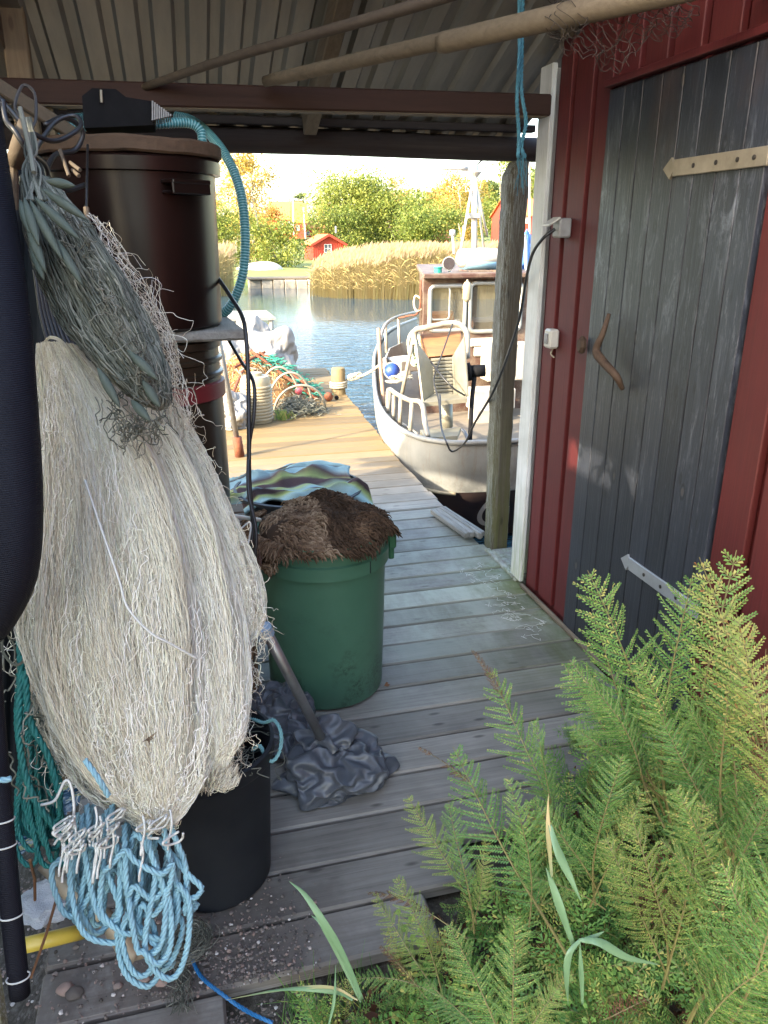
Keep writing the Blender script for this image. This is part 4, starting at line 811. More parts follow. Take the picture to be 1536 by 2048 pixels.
# white fender-like tub edge behind the ropes, yellow pipe, plastic wrap, sticks
m = MB(); m.tube(catmull([P(*q) for q in [(85, 1730, 1.52), (150, 1790, 1.5), (230, 1855, 1.5), (262, 1905, 1.5), (300, 1900, 1.52)]], 8), [.012]*6+[.018]*10+[.022]*10+[.012]*7, 10); tag(m.obj('pale_trunk', M['hinge'], loc=P(200, 1830, 1.5), smooth=True), 'pale smooth branch standing behind the light blue rope loops', 'branch')
M['yellow'] = plain('yellow_pipe', (.55, .42, .06), (.45, .33, .05), 8, .4)
m = MB(); m.tube([P(45, 1892, 1.66), P(128, 1872, 1.72), P(170, 1862, 1.76)], .017, 12); tag(m.obj('yellow_pipe', M['yellow'], loc=P(100, 1880, 1.7), smooth=True), 'yellow plastic pipe lying in the grit beside the dock', 'pipe')
t = NT('clear_wrap'); t.col((.6, .65, .68)); t.set(.15, 0, .7); t.b.inputs['Alpha'].default_value = .75; t.bump(t.noise(40, 4), .8, .01); M['wrap'] = t.m
c = P(88, 1808, 1.72); crumple('plastic_wrap', M['wrap'], c, (.11, .12, .05), 3.1, .4, 'crumpled clear plastic wrap on the grit beside the dock', 'wrap', sub=4)
for lab, a, b in [('thin dark stick leaning beside the yellow pipe, the longer one', (118, 1780, 1.55), (62, 1955, 1.62)), ('short crooked stick near the foot of the black roll', (60, 1720, 1.4), (70, 1800, 1.5))]:
    m = MB(); a = P(*a); b = P(*b); m.tube([a, (a+b)/2+[.004, 0, .003], b], .0028, 6); tag(m.obj('stick', M['dryleaf'], loc=a), lab, 'stick')
# gravel and stones on the trodden earth
t = NT('pebble'); t.col(t.ramp(t.rnd(), [(0, (.05, .045, .04)), (.5, (.16, .14, .125)), (.8, (.24, .17, .14)), (1, (.50, .48, .45))])); t.set(.85, 0, .3); M['pebble'] = t.m
import bmesh
bm = bmesh.new(); bmesh.ops.create_icosphere(bm, subdivisions=1, radius=1); IV = np.array([v.co[:] for v in bm.verts]); IF = [[v.index for v in f.verts] for f in bm.faces]; bm.free()
m = MB()
for i in range(2600):
    if i % 3: px, py = random.gauss(470, 110), random.gauss(1930, 75)
    else: px, py = random.uniform(60, 700), random.uniform(1760, 2060)
    w = PZ(px, py, 0); 
    if px > 640 and py < 1950: continue
    if w[0] < -.42: z = gnear(w[0], w[1])
    elif w[1] > 1.27: z = .002
    else: z = gnear(w[0], w[1])
    s = random.choice([.0012, .0018, .0025, .004])*random.uniform(.7, 1.4); m.add(IV*[s*random.uniform(.7, 1.3), s, s*.7]+[w[0], w[1], z+s*.3]+rs.uniform(-s*.2, s*.2, IV.shape), IF, float(np.clip(rs.beta(2, 2.4)+(rs.rand() < .06)*.5, 0, 1)))
for i in range(2600):
    x, y = random.uniform(-1.1, -.42), random.uniform(.9, 2.3); s = random.uniform(.002, .007); m.add(IV*[s, s*.8, s*.6]+[x, y, gnear(x, y)+s*.2], IF, float(rs.beta(2.4, 2)))
tag(m.obj('gravel', M['pebble']), 'fine gravel and grit scattered over the near boards and bank', 'gravel', kind='stuff')
bm = bmesh.new(); bmesh.ops.create_icosphere(bm, subdivisions=3, radius=1); JV = np.array([v.co[:] for v in bm.verts]); JF = [[v.index for v in f.verts] for f in bm.faces]; bm.free()
for lab, px, py, s, a in [('pale brown stone on the planks, left of its dark neighbour', 132, 1983, .016, .75), ('dark grey stone on the planks beside the pale brown one', 150, 1992, .016, .15), ('reddish stone below the light blue ropes', 325, 1968, .013, .78), ('rounded pink grey stone right of the rope ends', 288, 1962, .011, .7), ('small grey stone at the left end of the planks', 152, 1896, .007, .4), ('pale flat pebble among the grit near the bucket', 236, 1975, .009, .6)]:
    w = PZ(px, py, 0); m = MB(); m.add(np.array([q*s*(1+.25*mn.noise(Vector(q*1.3+px))) for q in JV])*[1.2, .9, .75]+[w[0], w[1], s*.55], JF, a); tag(m.obj('stone', M['pebble'], loc=w, smooth=True), lab, 'stone')
m = MB(); rope(m, [PZ(352, 1870, .012), PZ(378, 1905, .010), PZ(400, 1950, .008), PZ(440, 1985, .006), PZ(490, 2020, -.02), PZ(545, 2046, -.04)], .0045); M['brightblue'] = plain('bright_blue_rope', (.01, .15, .36), (.01, .10, .25), 40, .55)
tag(m.obj('blue_line', M['brightblue'], loc=PZ(400, 1950, 0)), 'bright blue line trailing over the boards to the lower edge', 'rope')
m = MB()
for i in range(60):
    c = np.array(PZ(375, 1890, .01)); rad = random.uniform(.02, .05); o2 = rs.normal(0, .012, 3)*[1, 1, .3]; g = np.linspace(0, random.uniform(3, 6), 10)+random.uniform(0, 6)
    m.tube(catmull([c+o2+[rad*math.cos(q), rad*math.sin(q), .008+.01*random.random()] for q in g], 3), .001, 4)
for i in range(26): m.tube(catmull([PZ(365+rs.normal(0, 14), 1860+j*32, .01+.01*random.random()) + rs.normal(0, .006, 3)*[1, 1, .2] for j in range(6)], 4), .0009, 4)
tag(m.obj('twine_tangle', M['gtwine'], loc=PZ(375, 1890, 0)), 'grey green twine tangle on the planks beside the bucket foot', 'twine')
for i in range(9):   # white twine scraps near the mossy corner
    pass
m = MB()
for i in range(42):
    x = 1.33-.12*random.random()+.08*random.random(); y = random.uniform(2.55, 3.25); q = [np.array([x, y, .004])]
    for j in range(6): q.append(q[-1]+rs.normal(0, .014, 3)*[1, 1, .12]); q[-1][2] = abs(q[-1][2])*.5+.003
    m.tube(catmull(q, 4), .0007, 4)
tag(m.obj('twine_scraps', M['cordw'], loc=(1.3, 2.9, 0)), 'thin white twine scraps curled on the mossy planks by the red wall', 'twine')
for lab, px, py, z in [('small orange leaf on the planks right of the green barrel foot', 768, 1372, .004), ('orange leaf on the soil below the planks', 630, 2030, -.03), ('tiny brown leaf at the red wall base', 1095, 1228, .005)]:
    w = PZ(px, py, z); m = MB(); m.quads([[w, w+[.012, .006, .006], w+[.024, 0, .002], w+[.012, -.008, .0]]]); m.quads([[w+[0, 0, .001], w+[.012, .012, .008], w+[.02, .012, .004], w+[.012, .004, .003]]]); tag(m.obj('fallen_leaf', M['dryleaf'], loc=w), lab, 'leaf')
# ================================================================ ferns and other plants
M['fern'] = leafmat('fern_green', [(0, (.06, .16, .05)), (.35, (.105, .245, .062)), (.7, (.19, .34, .08)), (.9, (.32, .43, .11)), (1, (.48, .45, .13))], .4, .5)
M['fern_y'] = leafmat('fern_yellowing', [(0, (.12, .22, .055)), (.5, (.23, .33, .08)), (.93, (.44, .40, .13)), (1, (.30, .15, .06))], .4, .6)
M['fern_b'] = leafmat('fern_brown', [(0, (.05, .02, .012)), (.6, (.11, .045, .025)), (1, (.20, .10, .05))], .2, .7)
M['stalk'] = plain('fern_stalk', (.20, .20, .07), (.15, .12, .05), 20, .5)
def frond_quads(L=1.0, W=.16, pairs=20, seed=0, droop=.10, brown=0.0, dens=10, lean=.55):
    """unit frond along +Y, facing +Z: arched rachis, pinnae each set with small leaflets"""
    r = np.random.RandomState(seed); Q = []; A = []; st = []
    bend = r.uniform(-.14, .14)
    def rach(t): return np.array([.02*math.sin(t*4+seed)+bend*t*t*L, t*L, .0-droop*L*t*t*1.2+.05*L*math.sin(t*math.pi)])
    for i in range(pairs):
        t = .10+.90*(i/pairs)**.95; prof = (math.sin(min(t*1.15+.05, 1)*math.pi)**.55 if t > .5 else .72+.28*math.sin(t*math.pi)); prof = max(0, 1-((t-.30)/.72)**2)**.8 if t > .30 else .62+.38*(t-.1)/.2
        for s in (-1, 1):
            if r.rand() < .05: continue
            pl = W*max(prof, .05)*r.uniform(.72, 1.15); b = rach(t); tn = rach(min(t+.01, 1.01))-rach(t-.01); tn /= np.linalg.norm(tn)
            an = lean+.25*t; d = np.array([s*math.cos(an), 0, 0])+tn*math.sin(an); d[2] += r.uniform(-.45, .2)-.10; d /= np.linalg.norm(d)
            nl = max(int(dens*pl/W*1.15), 2); nrm = np.cross(d, tn); nrm /= np.linalg.norm(nrm)+1e-9; side = np.cross(nrm, d)
            curve = r.uniform(-.3, .45); pts = []
            for j in range(nl+1):
                u = j/nl; pts.append(b+d*pl*u+tn*pl*curve*u*u*.5-np.array([0, 0, 1])*pl*.25*u*u)
            st.append(pts)
            for j in range(nl):
                u = (j+.5)/nl; c = pts[j]*.5+pts[j+1]*.5; ll = min(pl/nl*1.9, .50/pairs*L)*(1-u*.66); ll = max(ll, .004*L)
                for s2 in (-1, 1):
                    e = side*s2*.9+d*.42+nrm*r.uniform(-.35, .15); e /= np.linalg.norm(e); w = pl/nl*.56
                    Q.append([c-d*w, c+e*ll*.55-d*w*.75, c+e*ll+d*w*.15, c+e*ll*.45+d*w*.95]); A.append(np.clip(r.normal(.45+.25*t*brown, .18), 0, 1))
    return np.array(Q), np.array(A), [rach(t) for t in np.linspace(-.25, 1.0, 14)], st
LIB = {}
def frond_mesh(kind, seed):
    if (kind, seed) in LIB: return LIB[(kind, seed)]
    kw = dict(lush=dict(W=.26, pairs=20, dens=15, lean=.40), thin=dict(W=.23, pairs=15, dens=14, lean=.50), young=dict(W=.21, pairs=17, dens=13, lean=.42), dry=dict(W=.15, pairs=12, dens=8, lean=.7, droop=.25))[kind]
    Q, A, R_, st = frond_quads(seed=seed, brown=1.0, **kw); m = MB(); m.quads(Q, np.clip(A+((seed*37) % 12-7.5)*.03, 0, 1))
    o = m.obj('frond', {'dry': M['fern_b'], 'young': M['fern_y']}.get(kind, M['fern'])); s = MB(); s.tube(R_, np.linspace(.009, .002, 14), 5, a=.5)
    for p in st[::1]: s.tube(np.array(p)[[0, len(p)//2, -1]], [.0028, .002, .0008], 3, cap=False)
    so_ = s.obj('stalk', M['stalk']); me, ms = o.data, so_.data; bpy.data.objects.remove(o); bpy.data.objects.remove(so_)
    LIB[(kind, seed)] = (me, ms); return LIB[(kind, seed)]
def put_frond(root, base, tip, kind, seed, face=None, mat=None, wide=1.0):
    base = np.asarray(base, float); tip = np.asarray(tip, float); y = tip-base; L = np.linalg.norm(y); y /= L
    f = np.array([0, -.6, .8]) if face is None else np.asarray(face, float)
    x = np.cross(y, f); x /= np.linalg.norm(x); z = np.cross(x, y)
    Mx = Matrix(((x[0]*L*wide, y[0]*L, z[0]*L, 0), (x[1]*L*wide, y[1]*L, z[1]*L, 0), (x[2]*L*wide, y[2]*L, z[2]*L, 0), (0, 0, 0, 1)))
    me, ms = frond_mesh(kind, seed); o = bpy.data.objects.new('frond', me); SC.collection.objects.link(o); o.parent = root
    Mx.translation = Vector(base-np.array(root.location)); o.matrix_local = Mx
    st = bpy.data.objects.new('stalk', ms); SC.collection.objects.link(st); st.parent = o
    if mat: o.material_slots[0].link = 'OBJECT'; o.material_slots[0].material = mat
    return o
toC = lambda p: (CAM-np.asarray(p))/np.linalg.norm(CAM-np.asarray(p))
def fern(label, fr, group=None):
    """fr: (base px, base py, base depth, tip px, tip py, tip depth, kind, width)"""
    b0 = P(*fr[0][:3]); root = thing('fern', label, 'fern', (b0[0], b0[1], max(b0[2]-.1, -.05)), group)
    for i, (bx, by, bd, tx, ty, td, kind, wd) in enumerate(fr):
        b = P(bx, by, bd); tpt = P(tx, ty, td); put_frond(root, b, tpt, kind, random.randint(0, 11), toC((b+tpt)/2)*.75+np.array([random.uniform(-.3, .3), 0, .5]), wide=wd)
fern('tall fern whose tip stands before the middle of the black door', [(1315, 1520, 1.78, 1240, 1138, 1.72, 'lush', .95), (1332, 1560, 1.75, 1320, 1162, 1.66, 'lush', .9), (1300, 1560, 1.76, 1185, 1232, 1.72, 'thin', .8)])
fern('tallest fern rising to the right of the door against the red wall', [(1395, 1560, 1.70, 1425, 1108, 1.62, 'thin', 1.0), (1380, 1580, 1.7, 1480, 1300, 1.6, 'lush', 1.0), (1400, 1600, 1.68, 1330, 1330, 1.6, 'lush', 1.0)])
fern('fern with rust brown edges cut by the right border of the photo', [(1540, 1620, 1.45, 1470, 1112, 1.45, 'young', .8), (1545, 1640, 1.3, 1530, 1240, 1.25, 'young', .9), (1545, 1700, 1.42, 1500, 1330, 1.4, 'dry', .7)])
fern('bushy bright fern spreading left over the boards below the door', [(1290, 1560, 1.75, 1112, 1372, 1.72, 'lush', 1.15), (1300, 1590, 1.72, 1140, 1335, 1.72, 'lush', 1.1), (1290, 1560, 1.7, 1160, 1450, 1.65, 'lush', 1.1), (1290, 1560, 1.7, 1210, 1360, 1.62, 'lush', 1.1)])
fern('long thin stemmed fern with a scorched curled tip over the planks', [(1108, 1640, 1.72, 975, 1345, 1.76, 'thin', 1.0), (1010, 1400, 1.77, 950, 1298, 1.78, 'dry', .8), (1108, 1640, 1.72, 1075, 1450, 1.66, 'thin', .8)])
fern('leaning fern arching left across the planks below the scorched one', [(1090, 1840, 1.55, 905, 1500, 1.62, 'thin', 1.0), (950, 1580, 1.62, 850, 1480, 1.64, 'dry', .7), (1060, 1800, 1.55, 1050, 1560, 1.55, 'thin', .9)])
fern('fading small fern at the left with brown leaflet tips', [(930, 1800, 1.62, 830, 1592, 1.62, 'young', 1.0), (940, 1820, 1.6, 905, 1610, 1.6, 'thin', 1.0), (950, 1830, 1.58, 985, 1690, 1.56, 'young', .9), (900, 1850, 1.58, 745, 1755, 1.62, 'dry', .8)])
fern('half brown fern sprawling leftmost at the edge of the planks', [(860, 1960, 1.55, 735, 1800, 1.58, 'young', .9), (880, 1970, 1.55, 800, 1760, 1.55, 'young', 1.0), (850, 1980, 1.5, 700, 1930, 1.55, 'thin', .9), (840, 1980, 1.5, 765, 1900, 1.5, 'dry', .9)])
fern('bright yellow green fern spray in the lower right corner', [(1400, 2010, 1.25, 1536, 1690, 1.15, 'lush', 1.3), (1450, 2060, 1.2, 1560, 1790, 1.1, 'lush', 1.3), (1560, 2000, 1.2, 1440, 1760, 1.15, 'lush', 1.2), (1390, 2060, 1.22, 1530, 1900, 1.12, 'lush', 1.2)])
fern('yellowing fern front lit by the sky in the middle of the thicket', [(1330, 1900, 1.5, 1290, 1640, 1.42, 'young', 1.1), (1320, 1920, 1.5, 1225, 1690, 1.45, 'young', 1.0), (1340, 1920, 1.48, 1400, 1620, 1.4, 'young', 1.0)])
fern('arching dense fern before the red wall between the tallest fern and the right edge', [(1460, 1700, 1.6, 1500, 1380, 1.55, 'lush', 1.1), (1460, 1700, 1.6, 1400, 1330, 1.58, 'lush', 1.1), (1470, 1720, 1.58, 1545, 1450, 1.5, 'lush', 1.1), (1450, 1700, 1.6, 1340, 1440, 1.58, 'lush', 1.1)])
fern('golden tipped small fern beside the right edge of the door', [(1420, 1520, 1.6, 1490, 1365, 1.56, 'young', .9), (1440, 1540, 1.6, 1380, 1400, 1.55, 'lush', .9)])
fern('low green fern crossing the bottom edge right of the grass blades', [(1000, 2080, 1.35, 930, 1840, 1.4, 'lush', 1.1), (1020, 2080, 1.33, 1060, 1850, 1.34, 'lush', 1.1), (980, 2090, 1.35, 850, 1960, 1.4, 'lush', 1.1), (1040, 2090, 1.3, 1120, 1930, 1.3, 'young', 1.1)])
fern('dense mid green fern behind the tall blade plant', [(1180, 1760, 1.62, 1080, 1600, 1.6, 'lush', 1.1), (1190, 1760, 1.62, 1200, 1520, 1.56, 'lush', 1.1), (1200, 1780, 1.6, 1290, 1600, 1.52, 'lush', 1.1), (1180, 1800, 1.6, 1040, 1720, 1.6, 'lush', 1.0)])
fern('dark green fern low in the thicket near the right edge', [(1450, 1800, 1.45, 1540, 1600, 1.36, 'lush', 1.1), (1440, 1800, 1.45, 1400, 1580, 1.4, 'lush', 1.1), (1450, 1830, 1.42, 1330, 1700, 1.38, 'lush', 1.1)])
# many small ferns that nobody could tell apart: the ground layer of the thicket
def inside(x, y):
    pts = [(1150, 1480), (1536, 1400), (1600, 2060), (640, 2060), (760, 1960), (900, 1860), (1020, 1760), (1120, 1640)]
    c = False; j = len(pts)-1
    for i in range(len(pts)):
        if (pts[i][1] > y) != (pts[j][1] > y) and x < (pts[j][0]-pts[i][0])*(y-pts[i][1])/(pts[j][1]-pts[i][1])+pts[i][0]: c = not c
        j = i
    return c
frq = [frond_quads(seed=20+i, W=w, pairs=9, dens=6, lean=.5, brown=1) for i, w in enumerate((.26, .32, .24, .3, .34, .28))]
und = MB(); und_y = MB(); und_b = MB(); stm = MB(); cnt = 0
while cnt < 470:
    px, py = random.uniform(640, 1600), random.uniform(1420, 2140)
    if py < 2048 and not inside(px, py): continue
    g = PZ(px, py, random.uniform(-.02, .05)); 
    if g[0] > 1.40: g[0] = random.uniform(1.1, 1.4)
    L = random.uniform(.10, .24); k = random.random(); up = np.array([rs.normal(0, .6)-.1, rs.normal(-.25, .5), random.uniform(.35, 1.1)]); up /= np.linalg.norm(up)
    if px < 1000: L *= .7
    b = g; face = toC(b)+np.array([0, 0, .6])+rs.normal(0, .3, 3); x = np.cross(up, face); x /= np.linalg.norm(x); z = np.cross(x, up)
    Q, A, R_, st = frq[random.randint(0, 5)]; B = np.stack([x, up, z]); T = (und_b if k < .07 else und_y if k < .30 else und)
    T.quads(Q @ B * L + b, np.clip(A+random.uniform(-.22, .2), 0, 1)); stm.tube(np.array(R_) @ B * L + b, np.linspace(.0016, .0004, 14), 3, cap=False); cnt += 1
for mb_, nm, mt, lb_ in ((und, 'undergrowth', M['fern'], 'mass of small green ferns covering the bank below the door'), (und_y, 'undergrowth', M['fern_y'], 'yellowing small fern leaves mixed through the green thicket'), (und_b, 'undergrowth', M['fern_b'], 'withered brown fern scraps between the green ones'), (stm, 'fern_stalks', M['stalk'], 'fine pale stalks of the small ferns in the thicket')):
    tag(mb_.obj(nm, mt), lb_, 'undergrowth', kind='stuff')
m = MB()   # dead curled leaf litter
for i in range(3000):
    px, py = random.uniform(640, 1560), random.uniform(1480, 2120)
    if py < 2040 and not inside(px, py): continue
    w = PZ(px, py, random.uniform(-.05, .04)); s = random.uniform(.006, .02); a = rs.normal(0, 1, 3); a /= np.linalg.norm(a); b = np.cross(a, rs.normal(0, 1, 3)); b /= np.linalg.norm(b)
    m.quads([[w-a*s, w+b*s*.4, w+a*s, w-b*s*.5]])
tag(m.obj('leaf_litter', M['fern_b']), 'dead brown leaf litter under the ferns', 'litter', kind='stuff')
m = MB(); stm = MB()   # low herbs with small rounded leaflets between the ferns
for i in range(420):
    px, py = random.uniform(640, 1580), random.uniform(1560, 2140)
    if py < 2040 and not inside(px, py): continue
    b = PZ(px, py, random.uniform(-.03, .03)); b[0] = min(b[0], 1.38); up = np.array([rs.normal(0, .5), rs.normal(-.2, .5), random.uniform(.5, 1.2)]); up /= np.linalg.norm(up); L = random.uniform(.06, .17); x = np.cross(up, toC(b)); x /= np.linalg.norm(x); z = np.cross(x, up); tone = random.uniform(.25, 1); npair = random.randint(4, 8); q = []
    for j in range(npair+1):
        t_ = j/npair; c = b+up*L*t_+z*L*.25*t_*t_; q.append(c); s = L/npair*random.uniform(.55, .8)*(1-.4*t_)
        for sg in (-1, 1):
            if j == npair and sg == 1: continue
            d = (x*sg*.9+up*.5) if j < npair else up; d = d/np.linalg.norm(d); e = np.cross(d, z); o2 = z*random.uniform(-.3, .4)*s
            m.quads([[c+d*s*.15-e*s*.2, c+d*s*.9-e*s*.5+o2*.6, c+d*s*1.25+o2, c+d*s*.5-e*s*.02]], a=float(np.clip(tone+rs.normal(0, .12), 0, 1))); m.quads([[c+d*s*.15+e*s*.2, c+d*s*.5+e*s*.02, c+d*s*1.25+o2, c+d*s*.9+e*s*.5+o2*.6]], a=float(np.clip(tone+rs.normal(0, .12), 0, 1)))
    stm.tube(np.array(q), .0008, 3, cap=False)
tag(m.obj('herb_layer', M['fern']), 'low herbs with small rounded leaflets filling gaps between the ferns', 'herbs', kind='stuff'); tag(stm.obj('herb_stems', M['stalk']), 'thin stems of the low herbs under the ferns', 'herbs', kind='stuff')
# broad blade plants
t = NT('blade_leaf'); v = t.coord(world=False); t.col(t.mix(t.noise(6, 3, .5, v), (.10, .20, .10), (.17, .28, .14))); t.set(.4, 0, .5); M['blade'] = t.m
t = NT('blade_leaf_pale'); v = t.coord(world=False); t.col(t.mix(t.ramp(t.noise(5, 3, .5, v), [(.4, 0.0), (.6, 1.0)]), (.42, .34, .16), (.20, .27, .14))); t.set(.5, 0, .4); M['blade_y'] = t.m
def blade(mb, pts, w, tw=0.0):
    c = catmull([P(*q) for q in pts], 10); n = len(c); s = np.linspace(0, 1, n); ww = w*.78*np.minimum(1, (1-s)*1.7)**.8*np.minimum(1, .35+s*1.6); V = []
    for i in range(n):
        tn = c[min(i+1, n-1)]-c[max(i-1, 0)]; tn /= np.linalg.norm(tn); vd = toC(c[i]); x = np.cross(tn, vd); x /= np.linalg.norm(x); y = np.cross(x, tn); a = tw*math.sin(s[i]*5)
        x2 = x*math.cos(a)+y*math.sin(a); V.append([c[i]-x2*ww[i], c[i]-y*ww[i]*.45, c[i]+x2*ww[i]])
    mb.grid(np.array(V), a=.5)
def blade_plant(label, leaves, loc):
    r_ = thing('blade_plant', label, 'plant', P(*loc))
    for pts, w, mt in leaves: m = MB(); blade(m, pts, w, .5); o = m.obj('leaf', mt, r_, smooth=True); md = o.modifiers.new('s', 'SOLIDIFY'); md.thickness = .0006
blade_plant('long bending green blade plant before the dirty end of the dock', [([(725, 2000, 1.35), (690, 1920, 1.32), (650, 1850, 1.30), (610, 1790, 1.30), (578, 1762, 1.30)], .0095, M['blade']), ([(722, 2005, 1.36), (660, 1880, 1.36), (640, 1845, 1.37), (622, 1830, 1.38)], .006, M['blade']), ([(715, 2000, 1.35), (660, 1975, 1.38), (560, 1980, 1.42), (450, 2000, 1.48)], .004, M['blade_y']), ([(705, 2000, 1.36), (675, 1985, 1.38), (600, 1978, 1.4), (530, 1982, 1.42)], .006, M['blade']), ([(655, 2060, 1.36), (668, 2000, 1.36), (672, 1930, 1.36)], .004, M['blade'])], (715, 2005, 1.36))
blade_plant('tall folded blade plant with a withered cream leaf amid the ferns', [([(1150, 1900, 1.28), (1125, 1830, 1.27), (1105, 1770, 1.27), (1092, 1735, 1.27)], .010, M['blade']), ([(1104, 1755, 1.27), (1098, 1690, 1.26), (1096, 1640, 1.26), (1097, 1588, 1.26)], .006, M['blade_y']), ([(1100, 1650, 1.26), (1115, 1700, 1.25), (1140, 1755, 1.25), (1163, 1805, 1.25)], .010, M['blade']), ([(1160, 1880, 1.27), (1138, 1910, 1.26), (1133, 1960, 1.27), (1136, 2010, 1.30)], .008, M['blade']), ([(1160, 1880, 1.27), (1200, 1885, 1.26), (1255, 1915, 1.27), (1320, 1930, 1.30)], .010, M['blade']), ([(1158, 1880, 1.27), (1185, 1875, 1.27), (1210, 1862, 1.28)], .006, M['blade']), ([(1165, 2010, 1.3), (1162, 1940, 1.28), (1160, 1880, 1.27)], .006, M['blade'])], (1160, 1960, 1.3))
m = MB()
for i in range(130):
    px = random.uniform(560, 760); py = random.uniform(2000, 2070); b = PZ(px, py, -.05); h = random.uniform(.03, .10); d = rs.normal(0, .03, 3)+[0, 0, h]; w = np.array([.0012, .0006, 0]); m.quads([[b-w, b+w, b+d+w*.3, b+d-w*.3]])
tag(m.obj('grass_tuft', M['fern']), 'short grass sprouting at the front edge of the planks', 'grass', kind='stuff')
# ================================================================ things further out on the dock
bo = thing('bollard', 'round wooden mooring bollard at the right edge of the sunlit dock', 'bollard', (1.53, 7.8, 0))
M['bwood'] = wood('bollard_wood', (.34, .26, .13), (.24, .18, .09), (.10, .07, .04), 2, 70, 4)
m = MB(); auto(m.lathe([(.072, -.35), (.072, .24), (.066, .265), (.055, .272), (0, .274)], (1.53, 7.8, 0), 26).obj('post', M['bwood'], bo))
M['wrope'] = plain('white_rope', (.42, .38, .30), (.30, .27, .20), 60, .8, bump=.2)
mr = thing('mooring_rope', 'pale mooring rope wound on the bollard and tied to the boat rail', 'rope', (1.53, 7.8, .1))
m = MB(); g = np.linspace(0, 6.28*3, 60); m.tube(np.stack([1.53+.083*np.cos(g), 7.8+.083*np.sin(g), .06+g*.0035], 1), .012, 7); m.obj('turns', M['wrope'], mr, smooth=True)
m = MB(); rope(m, [(1.61, 7.8, .13), P(705, 752, 7.9), P(722, 752, 7.8), P(741, 743, 7.5), P(762, 728, 7.2)], .014, n=10)
for i in range(5): a_ = i*1.3; c_ = P(702+i*4, 755-i, 7.85); m.tube([c_+[.03*math.cos(q), 0, .03*math.sin(q)] for q in np.linspace(a_, a_+6, 12)], .009, 5)
m.obj('line', M['wrope'], mr, smooth=True)
dr = thing('ribbed_drum', 'pale ribbed plastic drum standing in front of the net pile', 'drum', (.59, 6.75, 0))
M['cream'] = plain('cream_plastic', (.34, .29, .19), (.27, .23, .15), 5, .5, bump=.03)
pr = [(0, .001), (.128, .001)]
for i in range(11): z = .02+i*.028; pr += [(.130, z), (.141, z+.008), (.141, z+.018), (.130, z+.026)]
pr += [(.130, .34), (.128, .375), (.115, .40), (.06, .405), (.06, .43), (.045, .432), (0, .43)]
m = MB(); auto(m.lathe(pr, (.59, 6.75, 0), 48).obj('body', M['cream'], dr), 30)
m = MB(); m.tube([(.48, 6.75, .40), (.46, 6.74, .45), (.52, 6.74, .48), (.6, 6.74, .46)], .008, 6); m.obj('carry_handle', M['drift'], dr)
t = NT('white_sack_cloth'); v = t.coord(world=False); t.col((.24, .235, .225)); t.set(.6, 0, .3); t.bump(t.noise(14, 4, .6, v, 1), .5, .015); M['sack'] = t.m
def sack(label, c, w, h, seed, lean=0):
    m = MB(); V = []
    for i in range(34):
        t_ = i/33; z = h*t_; R = w/2*(1-.12*(1-t_)**3)*(1 if t_ < .6 else 1-.80*((t_-.6)/.4)**1.5) if True else 0
        V.append([(c[0]+lean*t_+R*math.cos(a)*(1+.09*mn.noise(Vector((math.cos(a)*1.5, math.sin(a)*1.5, t_*2+seed)))*2+(.18*t_**2)*(1-2*abs(mn.noise(Vector((math.cos(a)*3.2, math.sin(a)*3.2, t_+seed)))))), c[1]+R*math.sin(a)*(1+.2*mn.noise(Vector((math.cos(a)*2, math.sin(a)*2, t_*2+seed+5)))), c[2]+z*(1+.06*mn.noise(Vector((math.cos(a)*2, math.sin(a)*2, seed))))) for a in np.linspace(0, 6.283, 60, endpoint=False)])
    m.grid(np.array(V), wrap=True)
    for i in range(9): a = i*.7; m.add([(c[0]+lean+.03*math.cos(a), c[1]+.03*math.sin(a), c[2]+h*.97), (c[0]+lean+.03*math.cos(a+.6), c[1]+.03*math.sin(a+.6), c[2]+h*.97), (c[0]+lean+.09*math.cos(a+.4), c[1]+.09*math.sin(a+.4), c[2]+h*(1.06+.05*math.sin(i*2))), (c[0]+lean+.07*math.cos(a), c[1]+.07*math.sin(a), c[2]+h*1.05)], [(0, 1, 2, 3)])
    tag(m.obj('white_sack', M['sack'], loc=c, smooth=True), label, 'sack')
slack_bag('white_sack', M['sack'], (.98, 8.85, 0), (.56, .52, .62), 1.1, None, 1.22, 160, 4, 'large white tied sack at the outer end of the dock, right one', 'sack', .05, .05)
slack_bag('white_sack', M['sack'], (.56, 9.0, 0), (.52, .50, .58), 4.4, None, 1.22, 160, 4, 'greyer white sack half behind the barrel stack, left of the large one', 'sack', .05, .05)
slack_bag('white_sack', M['sack'], (.80, 9.12, 0), (.40, .40, .72), 9.3, None, 1.25, 160, 4, 'tall white sack at the back of the dock between the other two', 'sack', .05, .05)
